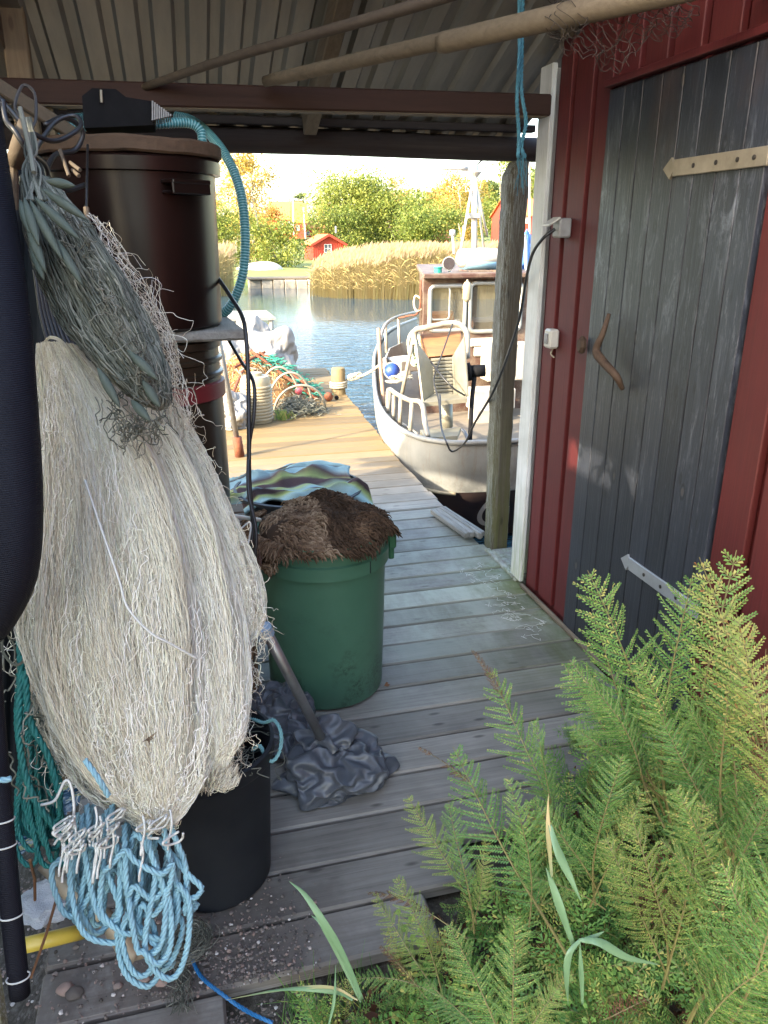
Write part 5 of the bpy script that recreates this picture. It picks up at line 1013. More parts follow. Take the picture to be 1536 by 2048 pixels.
# heap of nets
t = NT('net_pile'); t.col(t.ramp(t.rnd(), [(0, (.10, .07, .03)), (.3, (.34, .14, .05)), (.5, (.42, .22, .08)), (.62, (.30, .27, .12)), (.75, (.22, .20, .15)), (1, (.40, .36, .22))])); t.set(.8, 0, .2); M['pile'] = t.m
M['gnet'] = plain('sea_green_net', (.01, .22, .15), (.01, .15, .11), 20, .7); M['rust'] = plain('rusty_rod', (.20, .06, .025), (.10, .03, .015), 20, .85, bump=.3)
np_ = thing('net_pile', 'heap of orange and brown fishing nets with rusty rods in front of the white sacks', 'net pile', (.72, 7.9, 0))
def pz(x, y): r = math.hypot((x-.62)/.62, (y-7.9)/.65); return max(0, .40*(1-r**2.0))+.05*mn.noise(Vector((x*6, y*6, 1)))*(r < 1.1)
m = MB(); V = np.array([[(.62+rr_*.66*math.cos(a), 7.9+rr_*.68*math.sin(a), max(pz(.62+rr_*.62*math.cos(a), 7.9+rr_*.65*math.sin(a)), .002)) for a in np.linspace(0, 6.283, 50, endpoint=False)] for rr_ in np.linspace(0, 1.05, 18)]); m.grid(V, a=.1, wrap=True); m.obj('net_mass', M['pile'], np_, smooth=True)
m = MB()
for i in range(1500):
    a, r = random.uniform(0, 6.28), math.sqrt(random.random()); x, y = .62+.64*r*math.cos(a), 7.9+.66*r*math.sin(a); d = rs.normal(0, 1, 2); d /= np.linalg.norm(d); q = []
    for j in range(6): q.append((x, y, max(pz(x, y), 0)+random.uniform(.0, .03))); d = d+rs.normal(0, .6, 2); d /= np.linalg.norm(d); x += d[0]*.035; y += d[1]*.035
    m.tube(np.array(q), .0035, 3, cap=False)
m.obj('net_strands', M['pile'], np_)
m = MB()
for i in range(420):
    u = random.random(); x = .75+u*.50+rs.normal(0, .04); y = 7.85-u*.28+rs.normal(0, .09); q = []
    d = rs.normal(0, 1, 2); d /= np.linalg.norm(d)
    for j in range(6): q.append((x, y, max(.40*(1-u*.92), .01)+random.uniform(0, .03))); d = d+rs.normal(0, .5, 2); d /= np.linalg.norm(d); x += d[0]*.03; y += d[1]*.03
    m.tube(np.array(q), .004, 3, cap=False)
m.obj('green_net', M['gnet'], np_)
for i, (a, b) in enumerate([((.70, 7.7, .44), (1.22, 7.35, .05)), ((.74, 7.85, .45), (1.27, 7.5, .04)), ((.66, 7.9, .46), (1.18, 7.4, .09)), ((.80, 7.8, .42), (1.24, 7.42, .10)), ((.36, 7.0, .12), (.62, 7.6, .46)), ((.46, 7.5, .36), (.80, 7.9, .44))]): m = MB(); m.tube([a, b], .014, 7); m.obj('rod', M['rust'], np_)
for i in range(60): pass
hn = thing('hoop_net', 'grey hoop net with pale rings lying beside the ribbed drum', 'hoop net', (.95, 7.2, 0))
M['ring'] = plain('pale_ring', (.30, .28, .22), (.22, .2, .15), 20, .6)
for (cx_, cy_, R_, h_) in [(.86, 7.35, .20, .33), (.95, 7.22, .21, .30), (1.02, 7.05, .24, .22)]:
    m = MB(); g = np.linspace(-.1, 3.25, 26); m.tube([(cx_+R_*math.cos(q), cy_-.10*math.sin(q)+.05, max(h_*math.sin(q)*1.15, .012)) for q in g], .011, 7); m.obj('ring', M['ring'], hn, smooth=True)
m = MB()
for i in range(620):
    x, y = .98+rs.normal(0, .12), 7.0+rs.normal(0, .12); z0 = random.uniform(0, .15)*(1-min(abs(x-.98)/.3, 1)); d = rs.normal(0, 1, 3); q = []
    for j in range(5): q.append((x, y, max(z0, .006))); d = rs.normal(0, 1, 3); x += d[0]*.022; y += d[1]*.022; z0 += d[2]*.015
    m.tube(np.array(q), .0028, 3, cap=False)
m.obj('netting', M['gtwine'], hn)
for lab, c, r, mt in [('small red float on the hoop net', (1.0, 7.0, .20), .034, 'pink'), ('dark round float lying right of the rusty rods', (1.36, 7.45, .045), .045, 'rust'), ('tiny dark float beside the round rusty one', (1.45, 7.5, .02), .022, 'matt')]:
    m = MB(); m.lathe([(0, -r)]+[(r*math.cos(a), r*math.sin(a)) for a in np.linspace(-1.3, 1.3, 9)]+[(0, r)], c, 16); tag(m.obj('float', M[mt], loc=c, smooth=True), lab, 'float')
slack_bag('plastic_bag', M['sack'], (.36, 6.55, 0), (.28, .24, .34), 5.5, None, 1.4, 160, 4, 'bright white crumpled bag left of the ribbed drum', 'bag', .04, .03)
m = MB(); a, b = np.array([.345, 5.62, .02]), P(440, 690, 5.45); m.tube([a, a+(b-a)*1.9], .020, 12); o = m.obj('tube', M['galv'], None, loc=a, smooth=True)
mp_ = thing('standing_pole', 'grey metal pole stuck in a brown sleeve beside the brown barrel', 'pole', a); o.parent = mp_; o.location = (0, 0, 0)
m = MB(); m.tube([a-[0, 0, .02], a+(b-a)*.16], .036, 14); m.obj('sleeve', M['rust'], mp_, smooth=True)
m = MB(); b0 = PZ(568, 838, 0)
for i in range(90): p = b0+[rs.normal(0, .035), rs.normal(0, .03), 0]; d = np.array([rs.normal(0, .03), rs.normal(0, .02), random.uniform(.03, .09)]); w = np.array([.004, .002, 0]); m.quads([[p-w, p+w, p+d+w, p+d-w]])
tag(m.obj('weed', M['fern_y'], loc=b0), 'small yellow green weed growing between the dock boards by the drum', 'weed')
# ================================================================ fishing boat
bt = thing('fishing_boat', 'small grey work boat moored at the dock with brown wheelhouse and net hauler', 'boat', (2.8, 7.5, -.6))
t = NT('grey_hull_paint'); v = t.coord(); n = t.noise(3, 7, .7, v); c = t.mix(t.ramp(n, [(.35, 0.0), (.7, 1.0)]), (.23, .235, .22), (.165, .17, .16))
c = t.mix(t.math('MULTIPLY', region(t, 2, -.02, -.15), t.ramp(t.noise(9, 6, .7, v), [(.4, 0.0), (.6, .8)])), c, (.36, .36, .33)); m5 = t.n('Mapping'); m5.inputs['Scale'].default_value = (14, 14, 1.6); t.l(t.n('NewGeometry').outputs['Position'], m5.inputs[0]); c = t.mix(t.ramp(t.noise(1.5, 7, .8, m5.outputs[0], .5), [(.52, 0.0), (.68, .55)]), c, (.16, .115, .075)); t.col(c); t.set(.5, 0, .4); t.bump(n, .15, .01); M['hullg'] = t.m
M['hulld'] = plain('dark_antifouling', (.022, .014, .014), (.045, .028, .024), 6, .55, bump=.1, world=True)
M['deckb'] = plain('boat_deck', (.20, .17, .12), (.14, .115, .085), 9, .7, bump=.2, stretch=(1, 8, 1), world=True)
M['rail'] = plain('painted_rail', (.28, .27, .23), (.18, .14, .10), 9, .5, bump=.1); M['railr'] = plain('rusty_rail', (.30, .22, .15), (.22, .10, .05), 9, .7, bump=.2)
OL = catmull([(3.3, 10.9), (2.62, 9.9), (2.10, 8.5), (1.72, 7.0), (1.535, 6.1), (1.49, 5.5), (1.53, 5.10), (1.68, 4.87), (1.95, 4.79), (2.6, 4.76), (3.4, 4.86), (3.95, 5.3), (4.2, 6.3), (4.25, 8), (4.1, 9.8), (3.7, 10.9)], 8)
GZ = lambda y: .20+.022*max(0, y-5.3)**1.3
def ring(inset, zf):
    out = []
    for x, y in OL: c = np.array([2.9, min(max(y, 6.1), 10.6)]); d = c-[x, y]; d /= np.linalg.norm(d); out.append((x+d[0]*inset, y+d[1]*inset, zf(y)))
    return out
m = MB(); m.grid(np.array([ring(0, GZ), ring(-.012, lambda y: GZ(y)-.12), ring(.0, lambda y: GZ(y)*.4-.09), ring(.045, lambda y: -.16)])); m.obj('hull_upper', M['hullg'], bt, smooth=True)
m = MB(); m.grid(np.array([ring(.05, lambda y: -.158), ring(.10, lambda y: -.30), ring(.26, lambda y: -.50), ring(.50, lambda y: -.75), ring(1.0, lambda y: -1.1)])); m.obj('hull_lower', M['hulld'], bt, smooth=True)
m = MB(); m.tube(np.array(ring(0, lambda y: GZ(y)+.012)), .020, 8); m.obj('gunwale', M['hullg'], bt, smooth=True)
m = MB(); rr_ = np.array(ring(.03, lambda y: -.165)); m.tube(rr_[int(len(rr_)*.36):int(len(rr_)*.50)], .014, 6); m.obj('rubbing_strip', M['cream'], bt, smooth=True)
r0 = np.array(ring(.03, lambda y: GZ(y)-.01)); r1 = np.array(ring(.06, lambda y: -.03)); m = MB(); m.grid(np.array([r0, r1])); m.obj('bulwark_lining', M['hullg'], bt, smooth=True)
m = MB(); cen = r1*[0, 1, 0]+[2.9, 0, -.03]; cen[:, 1] = np.clip(cen[:, 1], 5.6, 11); m.grid(np.array([r1, (r1+cen)/2, cen])); m.obj('deck', M['deckb'], bt)
# the white numeral 0 painted on the dark bow
t = NT('white_marking'); t.col((.55, .53, .48)); t.set(.5); M['mark'] = t.m
ce = PY(984, 1008, 4.95); m = MB(); V = []
def hullpt(x, z):   # on the dark lower hull near the rounded end
    k = [(-.158, .05), (-.30, .10), (-.50, .26), (-.75, .50)]; ins = np.interp(-z, [-q[0] for q in k], [q[1] for q in k]); rr2 = np.array(ring(ins, lambda y: z)); sel = rr2[:len(rr2)*2//3]; sel = sel[sel[:, 1] < 6.2]; i = np.argsort(sel[:, 0]); return float(np.interp(x, sel[i, 0], sel[i, 1]))
oz = -.345; ox = float(PY(978, 1012, 4.97)[0])
for i in range(33):
    a = i/32*2*math.pi; row = []
    for k in (1.0, .70): x = ox+.115*k*math.cos(a)*1.0+.03*math.sin(a)*0; z = oz+.135*(k if k == 1 else .74)*math.sin(a); row.append((x, hullpt(x, z)-.012, z))
    V.append(row)
m.grid(np.array(V)); m.obj('hull_number', M['mark'], bt)
# wheelhouse
Y0 = 6.8; wx0 = 2.125; wz1 = 1.19
t = NT('wheelhouse_paint'); v = t.coord(); n = t.noise(7, 8, .75, v); c = t.mix(t.ramp(n, [(.40, 0.0), (.60, 1.0)]), (.075, .038, .028), (.15, .115, .085)); c = t.mix(t.ramp(t.noise(70, 4, .8, v), [(.62, 0.0), (.68, .7)]), c, (.5, .47, .4)); t.col(c); t.set(.6, 0, .3); M['cabin'] = t.m
wh = MB()
def fr(px0, py0, px1, py1): a = PY(px0, py0, Y0); b = PY(px1, py1, Y0); return a[0], b[0], b[2], a[2]     # x0 x1 z0 z1
w1 = fr(860, 572, 928, 660); w2 = fr(941, 566, 1046, 660); w2 = (w2[0], w2[0]+.50, w2[2], w2[3])
zb = -.03
def pan(x0, x1, z0, z1, y=Y0, th=.04): wh.box(((x0+x1)/2, y+th/2, (z0+z1)/2), (x1-x0, th, z1-z0), a=.3)
x_end = 3.95
pan(wx0, w1[0], zb, wz1); pan(w1[0], w1[1], zb, w1[2]); pan(w1[0], w1[1], w1[3], wz1); pan(w1[1], w2[0], zb, wz1); pan(w2[0], w2[1], zb, w2[2]); pan(w2[0], w2[1], w2[3], wz1); pan(w2[1], x_end, zb, wz1)
for xs_ in (wx0+.02, x_end-.02): wh.box((xs_, 7.9, .25), (.04, 2.12, .56), a=.3); wh.box((xs_, 7.9, 1.12), (.04, 2.12, .14), a=.3); [wh.box((xs_, yy_, .82), (.04, .12, .58), a=.3) for yy_ in (6.90, 7.9, 8.9)]
wh.box((3.04, 8.98, .22), (1.83, .04, .5), a=.3); wh.box((3.04, 8.98, 1.12), (1.83, .04, .14), a=.3); [wh.box((x_, 8.98, .8), (.10, .04, .62), a=.3) for x_ in (2.2, 2.8, 3.4, 3.9)]
def shear(q): q = q.copy(); q[:, 0] += .29*np.clip(q[:, 1]-6.82, 0, 9); return q
wh.v = [shear(q) for q in wh.v]; wh.obj('wheelhouse', M['cabin'], bt)
m = MB(); m.box(((wx0+x_end)/2, 7.85, wz1+.02), (x_end-wx0+.08, 2.3, .045), bev=.01); m.v = [shear(q) for q in m.v]; m.obj('wheelhouse_roof', M['cabin'], bt)
M['alu'] = plain('window_frame_metal', (.42, .43, .40), (.34, .34, .31), 10, .45, .5, bump=.03)
t = NT('cabin_glass'); t.col((.16, .15, .11)); t.set(.05, 0, .8); g_ = t.n('BsdfTransparent'); mx = t.n('MixShader'); mx.inputs[0].default_value = .62; out = t.t.nodes['Material Output']; t.l(t.b.outputs[0], mx.inputs[1]); t.l(g_.outputs[0], mx.inputs[2]); t.l(mx.outputs[0], out.inputs[0]); M['glass'] = t.m
def rrect(x0, x1, z0, z1, y, r=.05): 
    pts = []
    for (cx_, cz_, a0) in ((x1-r, z1-r, 0), (x0+r, z1-r, 90), (x0+r, z0+r, 180), (x1-r, z0+r, 270)): pts += [(cx_+r*math.cos(math.radians(a0+q)), y, cz_+r*math.sin(math.radians(a0+q))) for q in (0, 30, 60, 90)]
    return np.array(pts)
for w in (w1, w2):
    m = MB(); m.tube(rrect(*w, Y0-.008), .020, 6, closed=True); fo = m.obj('window', M['alu'], bt, smooth=True)
    m = MB(); m.box(((w[0]+w[1])/2, Y0+.02, (w[2]+w[3])/2), (w[1]-w[0], .008, w[3]-w[2])); m.obj('pane', M['glass'], fo)
m = MB(); m.tube(rrect(w1[0]+.01, w1[0]+.185, w1[2]+.10, w1[3]-.01, Y0-.012, .03), .009, 6, closed=True); m.obj('sliding_frame', M['alu'], bt, smooth=True)
M['orange'] = plain('varnished_box', (.24, .12, .045), (.15, .06, .025), 6, .45, bump=.05, stretch=(1, 1, 8))
m = MB(); m.box((2.32, 7.5, .55), (.28, .3, .55)); m.box((2.95, 7.9, .45), (.5, .5, .5)); m.v = [shear(q) for q in m.v]; m.obj('cabin_seat', M['orange'], bt)
m = MB()
for i in range(14):
    x = w1[0]+.19+i*.03
    if x < w1[1]: m.tube([(x, Y0+.03, w1[2]), (min(x+.12, w1[1]), Y0+.03, w1[2]+.33)], .004, 4); m.tube([(x, Y0+.03, w1[2]+.33), (min(x+.12, w1[1]), Y0+.03, w1[2])], .004, 4)
m.obj('window_grille', M['ring'], bt)
M['offw'] = plain('weathered_white', (.42, .40, .35), (.34, .31, .26), 8, .5, bump=.05)
for (a, b, c_, d) in [(940, 676, 985, 692), (947, 694, 990, 711)]:
    q = fr(a, b, c_, d); m = MB(); m.box(((q[0]+q[1])/2, Y0-.012, (q[2]+q[3])/2), (q[1]-q[0], .022, q[3]-q[2]), bev=.01); m.obj('vent_cover', M['offw'], bt)
for (a, b, c_, d, dy_) in [(948, 781, 1030, 818, .35), (952, 820, 1010, 852, .5), (978, 690, 1060, 760, .2)]:
    q = [PY(a, b, Y0-dy_), PY(c_, d, Y0-dy_)]; m = MB(); m.box(((q[0][0]+q[1][0])/2, Y0-dy_+.1, (q[0][2]+q[1][2])/2), (q[1][0]-q[0][0], .2, q[0][2]-q[1][2]), bev=.01); m.obj('deck_box', M['offw'], bt)
def tb(name, pts, r, mt='rail', D=6.0, par=bt, k=8, cat_=True):
    q = [P(p[0], p[1], p[2] if len(p) > 2 else D) for p in pts]; m = MB(); m.tube(catmull(q, 6) if (cat_ and len(q) > 2) else q, r, k); return m.obj(name, M[mt], par, smooth=True)
# rails
for (a, b, c_, d, D_1) in [(780, 780, 776, 826, 6.35), (788, 790, 787, 844, 6.1), (802, 793, 799, 857, 5.9), (824, 805, 820, 869, 5.65)]: tb('stanchion', [(a, b, D_1), (c_, d, D_1)], .017, cat_=False)
tb('low_rail', [(776, 826, 6.35), (776, 785, 6.35), (781, 779, 6.35), (793, 788, 6.1), (820, 801, 5.75), (838, 803, 5.6), (846, 815, 5.55), (850, 845, 5.5), (856, 874, 5.45)], .019)
tb('inner_rail', [(790, 838, 6.2), (840, 872, 5.7)], .013, cat_=False)
tb('stanchion', [(757, 657, 6.9), (761, 730, 6.85), (768, 810, 6.75)], .018, 'railr'); tb('stanchion', [(771, 650, 8.0), (773, 706, 8.0)], .016, cat_=False); tb('stanchion', [(797, 634, 8.8), (799, 694, 8.8)], .016, cat_=False)
tb('top_rail', [(760, 680, 7.2), (765, 662, 7.5), (775, 645, 8.0), (796, 633, 8.8), (832, 624, 9.6)], .017)
tb('prop_tube', [(829, 664, 6.0), (804, 788, 6.1)], .016, cat_=False)
# side bulwark plate of the far deck
m = MB(); q = np.array([[P(768, 718, 7.6), P(777, 697, 8.2), P(803, 685, 9.0), P(835, 678, 9.8)], [P(771, 742, 7.5), P(779, 728, 8.1), P(804, 712, 8.9), P(835, 700, 9.7)]]); m.grid(q); o = m.obj('bulwark_plate', M['hullg'], bt); o.modifiers.new('s', 'SOLIDIFY').thickness = .02
# net hauler
nh = MB(); tb('hauler_arch', [(934, 717, 5.95), (934, 674, 5.95), (929, 658, 5.95), (915, 648, 5.95), (893, 647, 5.95), (878, 650, 5.95), (850, 656, 5.95), (834, 659, 5.97), (829, 668, 6.0), (829, 690, 6.0)], .024)
def plate(name, px, D, mt, th=.012):
    q = [P(x, y, D+dd) for x, y, dd in px]; m = MB(); m.add(q, [tuple(range(len(q)))]); o = m.obj(name, M[mt], bt); o.modifiers.new('s', 'SOLIDIFY').thickness = th; return o
M['alup'] = plain('hauler_plate', (.27, .26, .20), (.19, .175, .13), 7, .45, .3, bump=.05)
plate('hauler_cheek', [(829, 680, -.1), (862, 727, .1), (866, 795, .1), (844, 806, -.1)], 5.85, 'alup'); plate('hauler_cheek', [(928, 673, -.1), (904, 714, .1), (907, 799, .1), (935, 793, -.1)], 5.85, 'alup')
plate('hauler_tray', [(843, 806, -.12), (935, 797, -.12), (930, 788, .1), (866, 788, .1)], 5.8, 'alup', .03)
m = MB(); a = P(841, 668, 6.05); b = P(922, 662, 6.05); c_ = P(918, 708, 6.0); d = P(858, 714, 6.0); n_ = np.cross(b-a, d-a); n_ /= np.linalg.norm(n_); n_ *= -.14 if n_[1] < 0 else .14
m.add([a, b, c_, d, a+n_, b+n_, c_+n_, d+n_], [(0, 1, 2, 3), (7, 6, 5, 4), (0, 4, 5, 1), (1, 5, 6, 2), (2, 6, 7, 3), (3, 7, 4, 0)]); m.obj('wooden_box', M['orange'], bt)
for i in range(11):
    y_ = 718+i*7; m = MB(); m.tube([P(862, y_+2, 5.98), P(905, y_-1, 5.98)], .012, 6); m.obj('roller_slat', M['alup'], bt)
plate('hauler_back', [(858, 712, 0), (908, 708, 0), (908, 790, 0), (862, 794, 0)], 6.05, 'matt')
tb('pillar', [(893, 806, 6.0), (894, 866, 6.05)], .048, 'alup', cat_=False, k=16); tb('hauler_motor', [(938, 743, 5.85), (970, 741, 5.85)], .046, 'matt', cat_=False, k=16); tb('motor_flange', [(934, 744, 5.85), (941, 743, 5.85)], .07, 'matt', cat_=False, k=16)
tb('lever', [(949, 754, 5.85), (944, 800, 5.8), (940, 880, 5.75)], .017, 'matt'); tb('hydraulic_pipe', [(905, 857, 5.9), (925, 860, 5.85), (934, 875, 5.8), (935, 885, 5.8)], .013, 'galv')
tb('hydraulic_hose', [(862, 724, 5.85), (880, 748, 5.7), (905, 775, 5.65), (930, 791, 5.75)], .007, 'rubber'); tb('hydraulic_hose', [(905, 648, 5.9), (880, 720, 5.8), (868, 760, 5.7), (877, 800, 5.6), (882, 850, 5.5)], .006, 'rubber')
plate('base_plate', [(840, 868, .2), (922, 862, .3), (915, 880, 0), (850, 884, 0)], 5.5, 'alup', .03)
# wheelhouse fittings
def disc(name, c, r, th, mt, ax=(-.2, -1, 0), k=22):
    ax = np.array(ax)/np.linalg.norm(ax); m = MB(); m.tube([c, c-ax*th*.6, c-ax*th], [r, r*.85, r*.35], k); return m.obj(name, M[mt], bt, smooth=False)
M['chrome'] = plain('chrome', (.7, .7, .7), (.6, .6, .6), 4, .12, .95, bump=0)
c = P(898, 527, 6.9); auto(disc('searchlight', c, .062, .10, 'alu')); auto(disc('searchlight_glass', c+[-.002, -.006, 0], .052, .012, 'chrome')); tb('lamp_stem', [(899, 540, 6.95), (899, 560, 6.95)], .016, 'alu', cat_=False)
M['navg'] = plain('green_lamp', (.02, .22, .18), (.02, .16, .13), 5, .3); m = MB(); c = P(876, 545, 6.9); m.lathe([(0, -.04), (.035, -.04), (.035, .035), (.04, .037), (.04, .05), (0, .052)], c, 16); m.obj('navigation_lamp', M['navg'], bt)
tb('roof_rail', [(862, 553, 6.9), (905, 550, 6.95), (1000, 546, 7.0)], .010, 'railr')
lr = thing('life_raft', 'white rounded raft canister with pale blue underside on the wheelhouse roof', 'life raft', P(960, 530, 7.2))
c = P(962, 516, 7.25); m = MB(); m.lathe([(0, -.23), (.08, -.225), (.15, -.20), (.165, 0), (.15, .20), (.08, .225), (0, .23)], c, 30, M=Matrix.Rotation(math.pi/2, 3, 'Y'), sq=(.55, 1)); V = m.v[0]
m.obj('top_shell', M['offw'], lr, smooth=True); M['palb'] = plain('pale_blue_shell', (.22, .40, .52), (.18, .33, .44), 6, .5); m = MB(); m.lathe([(0, -.205), (.14, -.18), (.158, 0), (.14, .18), (0, .205)], c-[0, 0, .035], 24, M=Matrix.Rotation(math.pi/2, 3, 'Y'), sq=(.5, 1)); m.obj('under_shell', M['palb'], lr, smooth=True)
m = MB(); m.box(P(950, 545, 7.2), (.22, .3, .05), bev=.006); m.box(P(985, 545, 7.2), (.06, .3, .05)); m.obj('cradle', M['cabin'], lr)
fd = MB(); c = P(934, 583, 6.72); fd.lathe([(0, -.09), (.022, -.085), (.036, -.06), (.038, .05), (.026, .075), (.01, .085), (.008, .10), (0, .10)], c, 18); tag(fd.obj('fender', M['cream'], loc=c, smooth=True), 'small pale fender hung between the wheelhouse windows', 'fender')
# mast
tb('mast', [(948, 348, 7.9), (949, 500, 7.9)], .030, 'offw', cat_=False, k=12)
for q in [[(944, 372, 7.9), (922, 498, 7.6)], [(952, 372, 7.9), (968, 500, 8.1)], [(950, 360, 7.9), (974, 470, 8.3)]]: tb('mast_stay', q, .013, 'offw', cat_=False)
m = MB(); c = P(948, 346, 7.9); m.lathe([(.03, -.05), (.075, .0), (.08, .01), (0, .012)], c, 18); m.box(P(947, 432, 7.85), (.14, .05, .05), bev=.008); m.obj('mast_platform', M['offw'], bt)
m = MB(); c = P(948, 339, 7.9); m.lathe([(0, -.03), (.045, -.03), (.045, .03), (.03, .045), (0, .05)], c, 16); m.obj('mast_light', M['alu'], bt); tb('radar_bar', [(876, 337, 7.85), (912, 338, 7.85), (944, 342, 7.9)], .012, 'pvcg'); tb('radar_bar', [(915, 336, 7.85), (935, 337, 7.88)], .022, 'pvcg', cat_=False); tb('wind_vane', [(950, 332, 7.9), (969, 317, 7.9)], .007, 'matt', cat_=False)
tb('lamp_post', [(905, 470, 7.3), (908, 508, 7.3)], .012, 'offw', cat_=False); tb('lamp_post_head', [(905, 461, 7.3), (905, 471, 7.3)], .028, 'offw', cat_=False, k=12)
tb('side_mast', [(1051, 470, 7.4), (1052, 545, 7.4), (1050, 575, 7.4)], .018, 'galv')
M['bjack'] = plain('blue_oilskin', (.05, .15, .42), (.03, .10, .30), 8, .5, bump=.4); crumple('jacket', M['bjack'], P(1049, 512, 7.6), (.16, .12, .42), 2.2, .3, 'blue cloth hanging on the boat behind the white corner board', 'jacket')
# gear on the side deck
def ball(name, mt, c, r, label, cat): m = MB(); m.lathe([(0, -r)]+[(r*math.cos(a), r*math.sin(a)) for a in np.linspace(-1.4, 1.4, 12)]+[(0, r)], c, 22); return tag(m.obj(name, M[mt], loc=c, smooth=True), label, cat)
M['buoyb'] = plain('blue_buoy', (.02, .06, .30), (.02, .05, .22), 8, .45)
bb = ball('buoy', 'buoyb', P(784, 742, 7.3), .075, 'round blue buoy with rope lying on the side deck of the boat', 'buoy')
m = MB(); c = P(784, 742, 7.3); [m.tube([c+.079*np.array([math.cos(q)*math.cos(a), math.sin(q)*math.cos(a)*.6-.02, math.sin(q)*.9]) for q in np.linspace(0, 6.1, 20)], .007, 5) for a in (.2, .9)]; m.obj('lashing', M['wrope'], bb)
m = MB(); c = P(807, 752, 7.3); m.tube([c+[-.06, 0, -.02], c+[-.05, 0, -.015], c+[.06, 0, .02], c+[.07, 0, .025]], [.02, .045, .045, .02], 14); tag(m.obj('net_float', M['ring'], loc=c, smooth=True), 'grey cylindrical float right of the blue buoy on the boat', 'float')
m = MB(); m.box(P(806, 728, 7.8), (.30, .30, .12), rz=.4, bev=.01); m.obj('side_box', M['offw'], bt)
m = MB()
for i in range(7): c = P(783+i*4, 766+2*math.sin(i), 7.15); m.tube([c+[.09*math.cos(q)*(.6+.06*i), .07*math.sin(q), .006*q] for q in np.linspace(i, i+6, 16)], .008, 5)
tag(m.obj('coiled_line', M['wrope'], loc=P(790, 766, 7.15)), 'pale line coiled on the side deck beneath the blue buoy', 'rope')
cg = thing('hanging_coils', 'pale green and cream rope coils hanging left of the wheelhouse', 'rope', P(830, 690, 6.9)); M['pgr'] = plain('pale_green_rope', (.36, .42, .28), (.26, .30, .2), 40, .7)
for i in range(15):
    x = 832+rs.normal(0, 6); h = random.uniform(35, 62); w = random.uniform(6, 13); yc = 650+random.uniform(0, 12); m = MB(); m.tube([P(x+w*math.sin(q), yc+h*.5-h*.5*math.cos(q)+10, 6.85+.04*math.sin(q+i)) for q in np.linspace(0, 6.283, 18, endpoint=False)], .010, 6, closed=True, a=.5); m.obj('rope_loop', M['pgr'] if i % 3 else M['wrope'], cg, smooth=True)
tb('handhold', [(843, 598, 7.0), (831, 592, 7.0), (828, 610, 7.0), (834, 622, 7.0), (843, 618, 7.0)], .010, 'wrope')
tb('rusty_cable', [(798, 636, 7.4), (815, 632, 7.2), (838, 622, 7.0), (842, 560, 7.0)], .008, 'rust')
# ================================================================ reeds
t = NT('reed'); c = t.ramp(t.rnd(), [(0, (.20, .15, .06)), (.45, (.36, .275, .12)), (.7, (.32, .27, .10)), (.85, (.34, .24, .15)), (1, (.46, .37, .21))]); t.col(c); t.set(.7, 0, .2); tr = t.n('BsdfTranslucent'); t.l(c, tr.inputs['Color']); mx = t.n('MixShader'); mx.inputs[0].default_value = .3; out = t.t.nodes['Material Output']; t.l(t.b.outputs[0], mx.inputs[1]); t.l(tr.outputs[0], mx.inputs[2]); t.l(mx.outputs[0], out.inputs[0]); M['reed'] = t.m
def reed_bed(poly, n, hmax, seed, taper_left=None):
    r = np.random.RandomState(seed); P_ = np.array(poly); lo, hi = P_.min(0), P_.max(0); Q = []; A = []
    while len(Q) < n*5:
        x0_, y0_ = r.uniform(lo[0], hi[0]), lo[1]+(hi[1]-lo[1])*r.rand()**1.6; ins = False; x = x0_+.5*mn.noise(Vector((x0_*1.7, y0_, 2)))+.25*r.normal(); y = y0_+.7*mn.noise(Vector((x0_*1.3, 3, seed)))+.2*r.normal(); j = len(P_)-1
        for i in range(len(P_)):
            if (P_[i][1] > y) != (P_[j][1] > y) and x < (P_[j][0]-P_[i][0])*(y-P_[i][1])/(P_[j][1]-P_[i][1])+P_[i][0]: ins = not ins
            j = i
        if not ins: continue
        cl = .5+.5*mn.noise(Vector((x*1.1, y*1.1, seed))); h = hmax*(.68+.22*cl+.16*r.rand())
        if taper_left: h *= min(1, .62+.38*(x-taper_left[0])/taper_left[1])
        b = np.array([x, y, -.75]); lean = np.array([r.normal(.06, .07), r.normal(0, .06), 0])*h; tp = b+lean+[0, 0, h+.15]; w = np.array([.009, .003, 0]); a = np.clip(r.normal(.45, .16), 0, .75)
        mid = (b+tp)/2-lean*.15; Q.append([b-w, b+w, mid+w, mid-w]); Q.append([mid-w, mid+w, tp+w*.5, tp-w*.5]); A += [a, a]
        pd = np.array([r.normal(.08, .05), 0, .0]); pl = r.uniform(.14, .26); c0 = tp-[0, 0, .05]; Q.append([c0, c0+pd*.4+[.028, 0, pl*.4], c0+pd+[0, 0, pl], c0+pd*.4+[-.022, 0, pl*.45]]); A.append(np.clip(r.normal(.88, .1), .7, 1))
        for s in (0, 1):
            z0 = r.uniform(.3, .85); p0 = b+(tp-b)*z0; d = np.array([r.normal(0, .22), r.normal(0, .12), r.uniform(.05, .28)]); ww = np.array([.004, 0, .014]); Q.append([p0-ww, p0+d*.5-ww+[0, 0, .03], p0+d, p0+d*.5+ww+[0, 0, .03]]); A.append(np.clip(r.normal(.5, .18), 0, .8))
    m = MB(); m.quads(np.array(Q), A); return m
m = reed_bed([(4.7, 29.3), (5.6, 28.0), (7.5, 26.9), (10, 26.5), (13.5, 25.8), (18, 25.5), (18, 34), (6.2, 35)], 15000, 1.82, 3, (4.7, 3.2))
tag(m.obj('reed_bed', M['reed']), 'tall golden reeds standing in the water in front of the red hut', 'reeds', kind='stuff')
m = reed_bed([(-3, 28.5), (1.2, 29.5), (2.1, 31), (2.0, 35), (-3, 35)], 4500, 1.8, 5)
tag(m.obj('reed_bed', M['reed']), 'smaller reed patch at the far left behind the blue hose', 'reeds', kind='stuff')
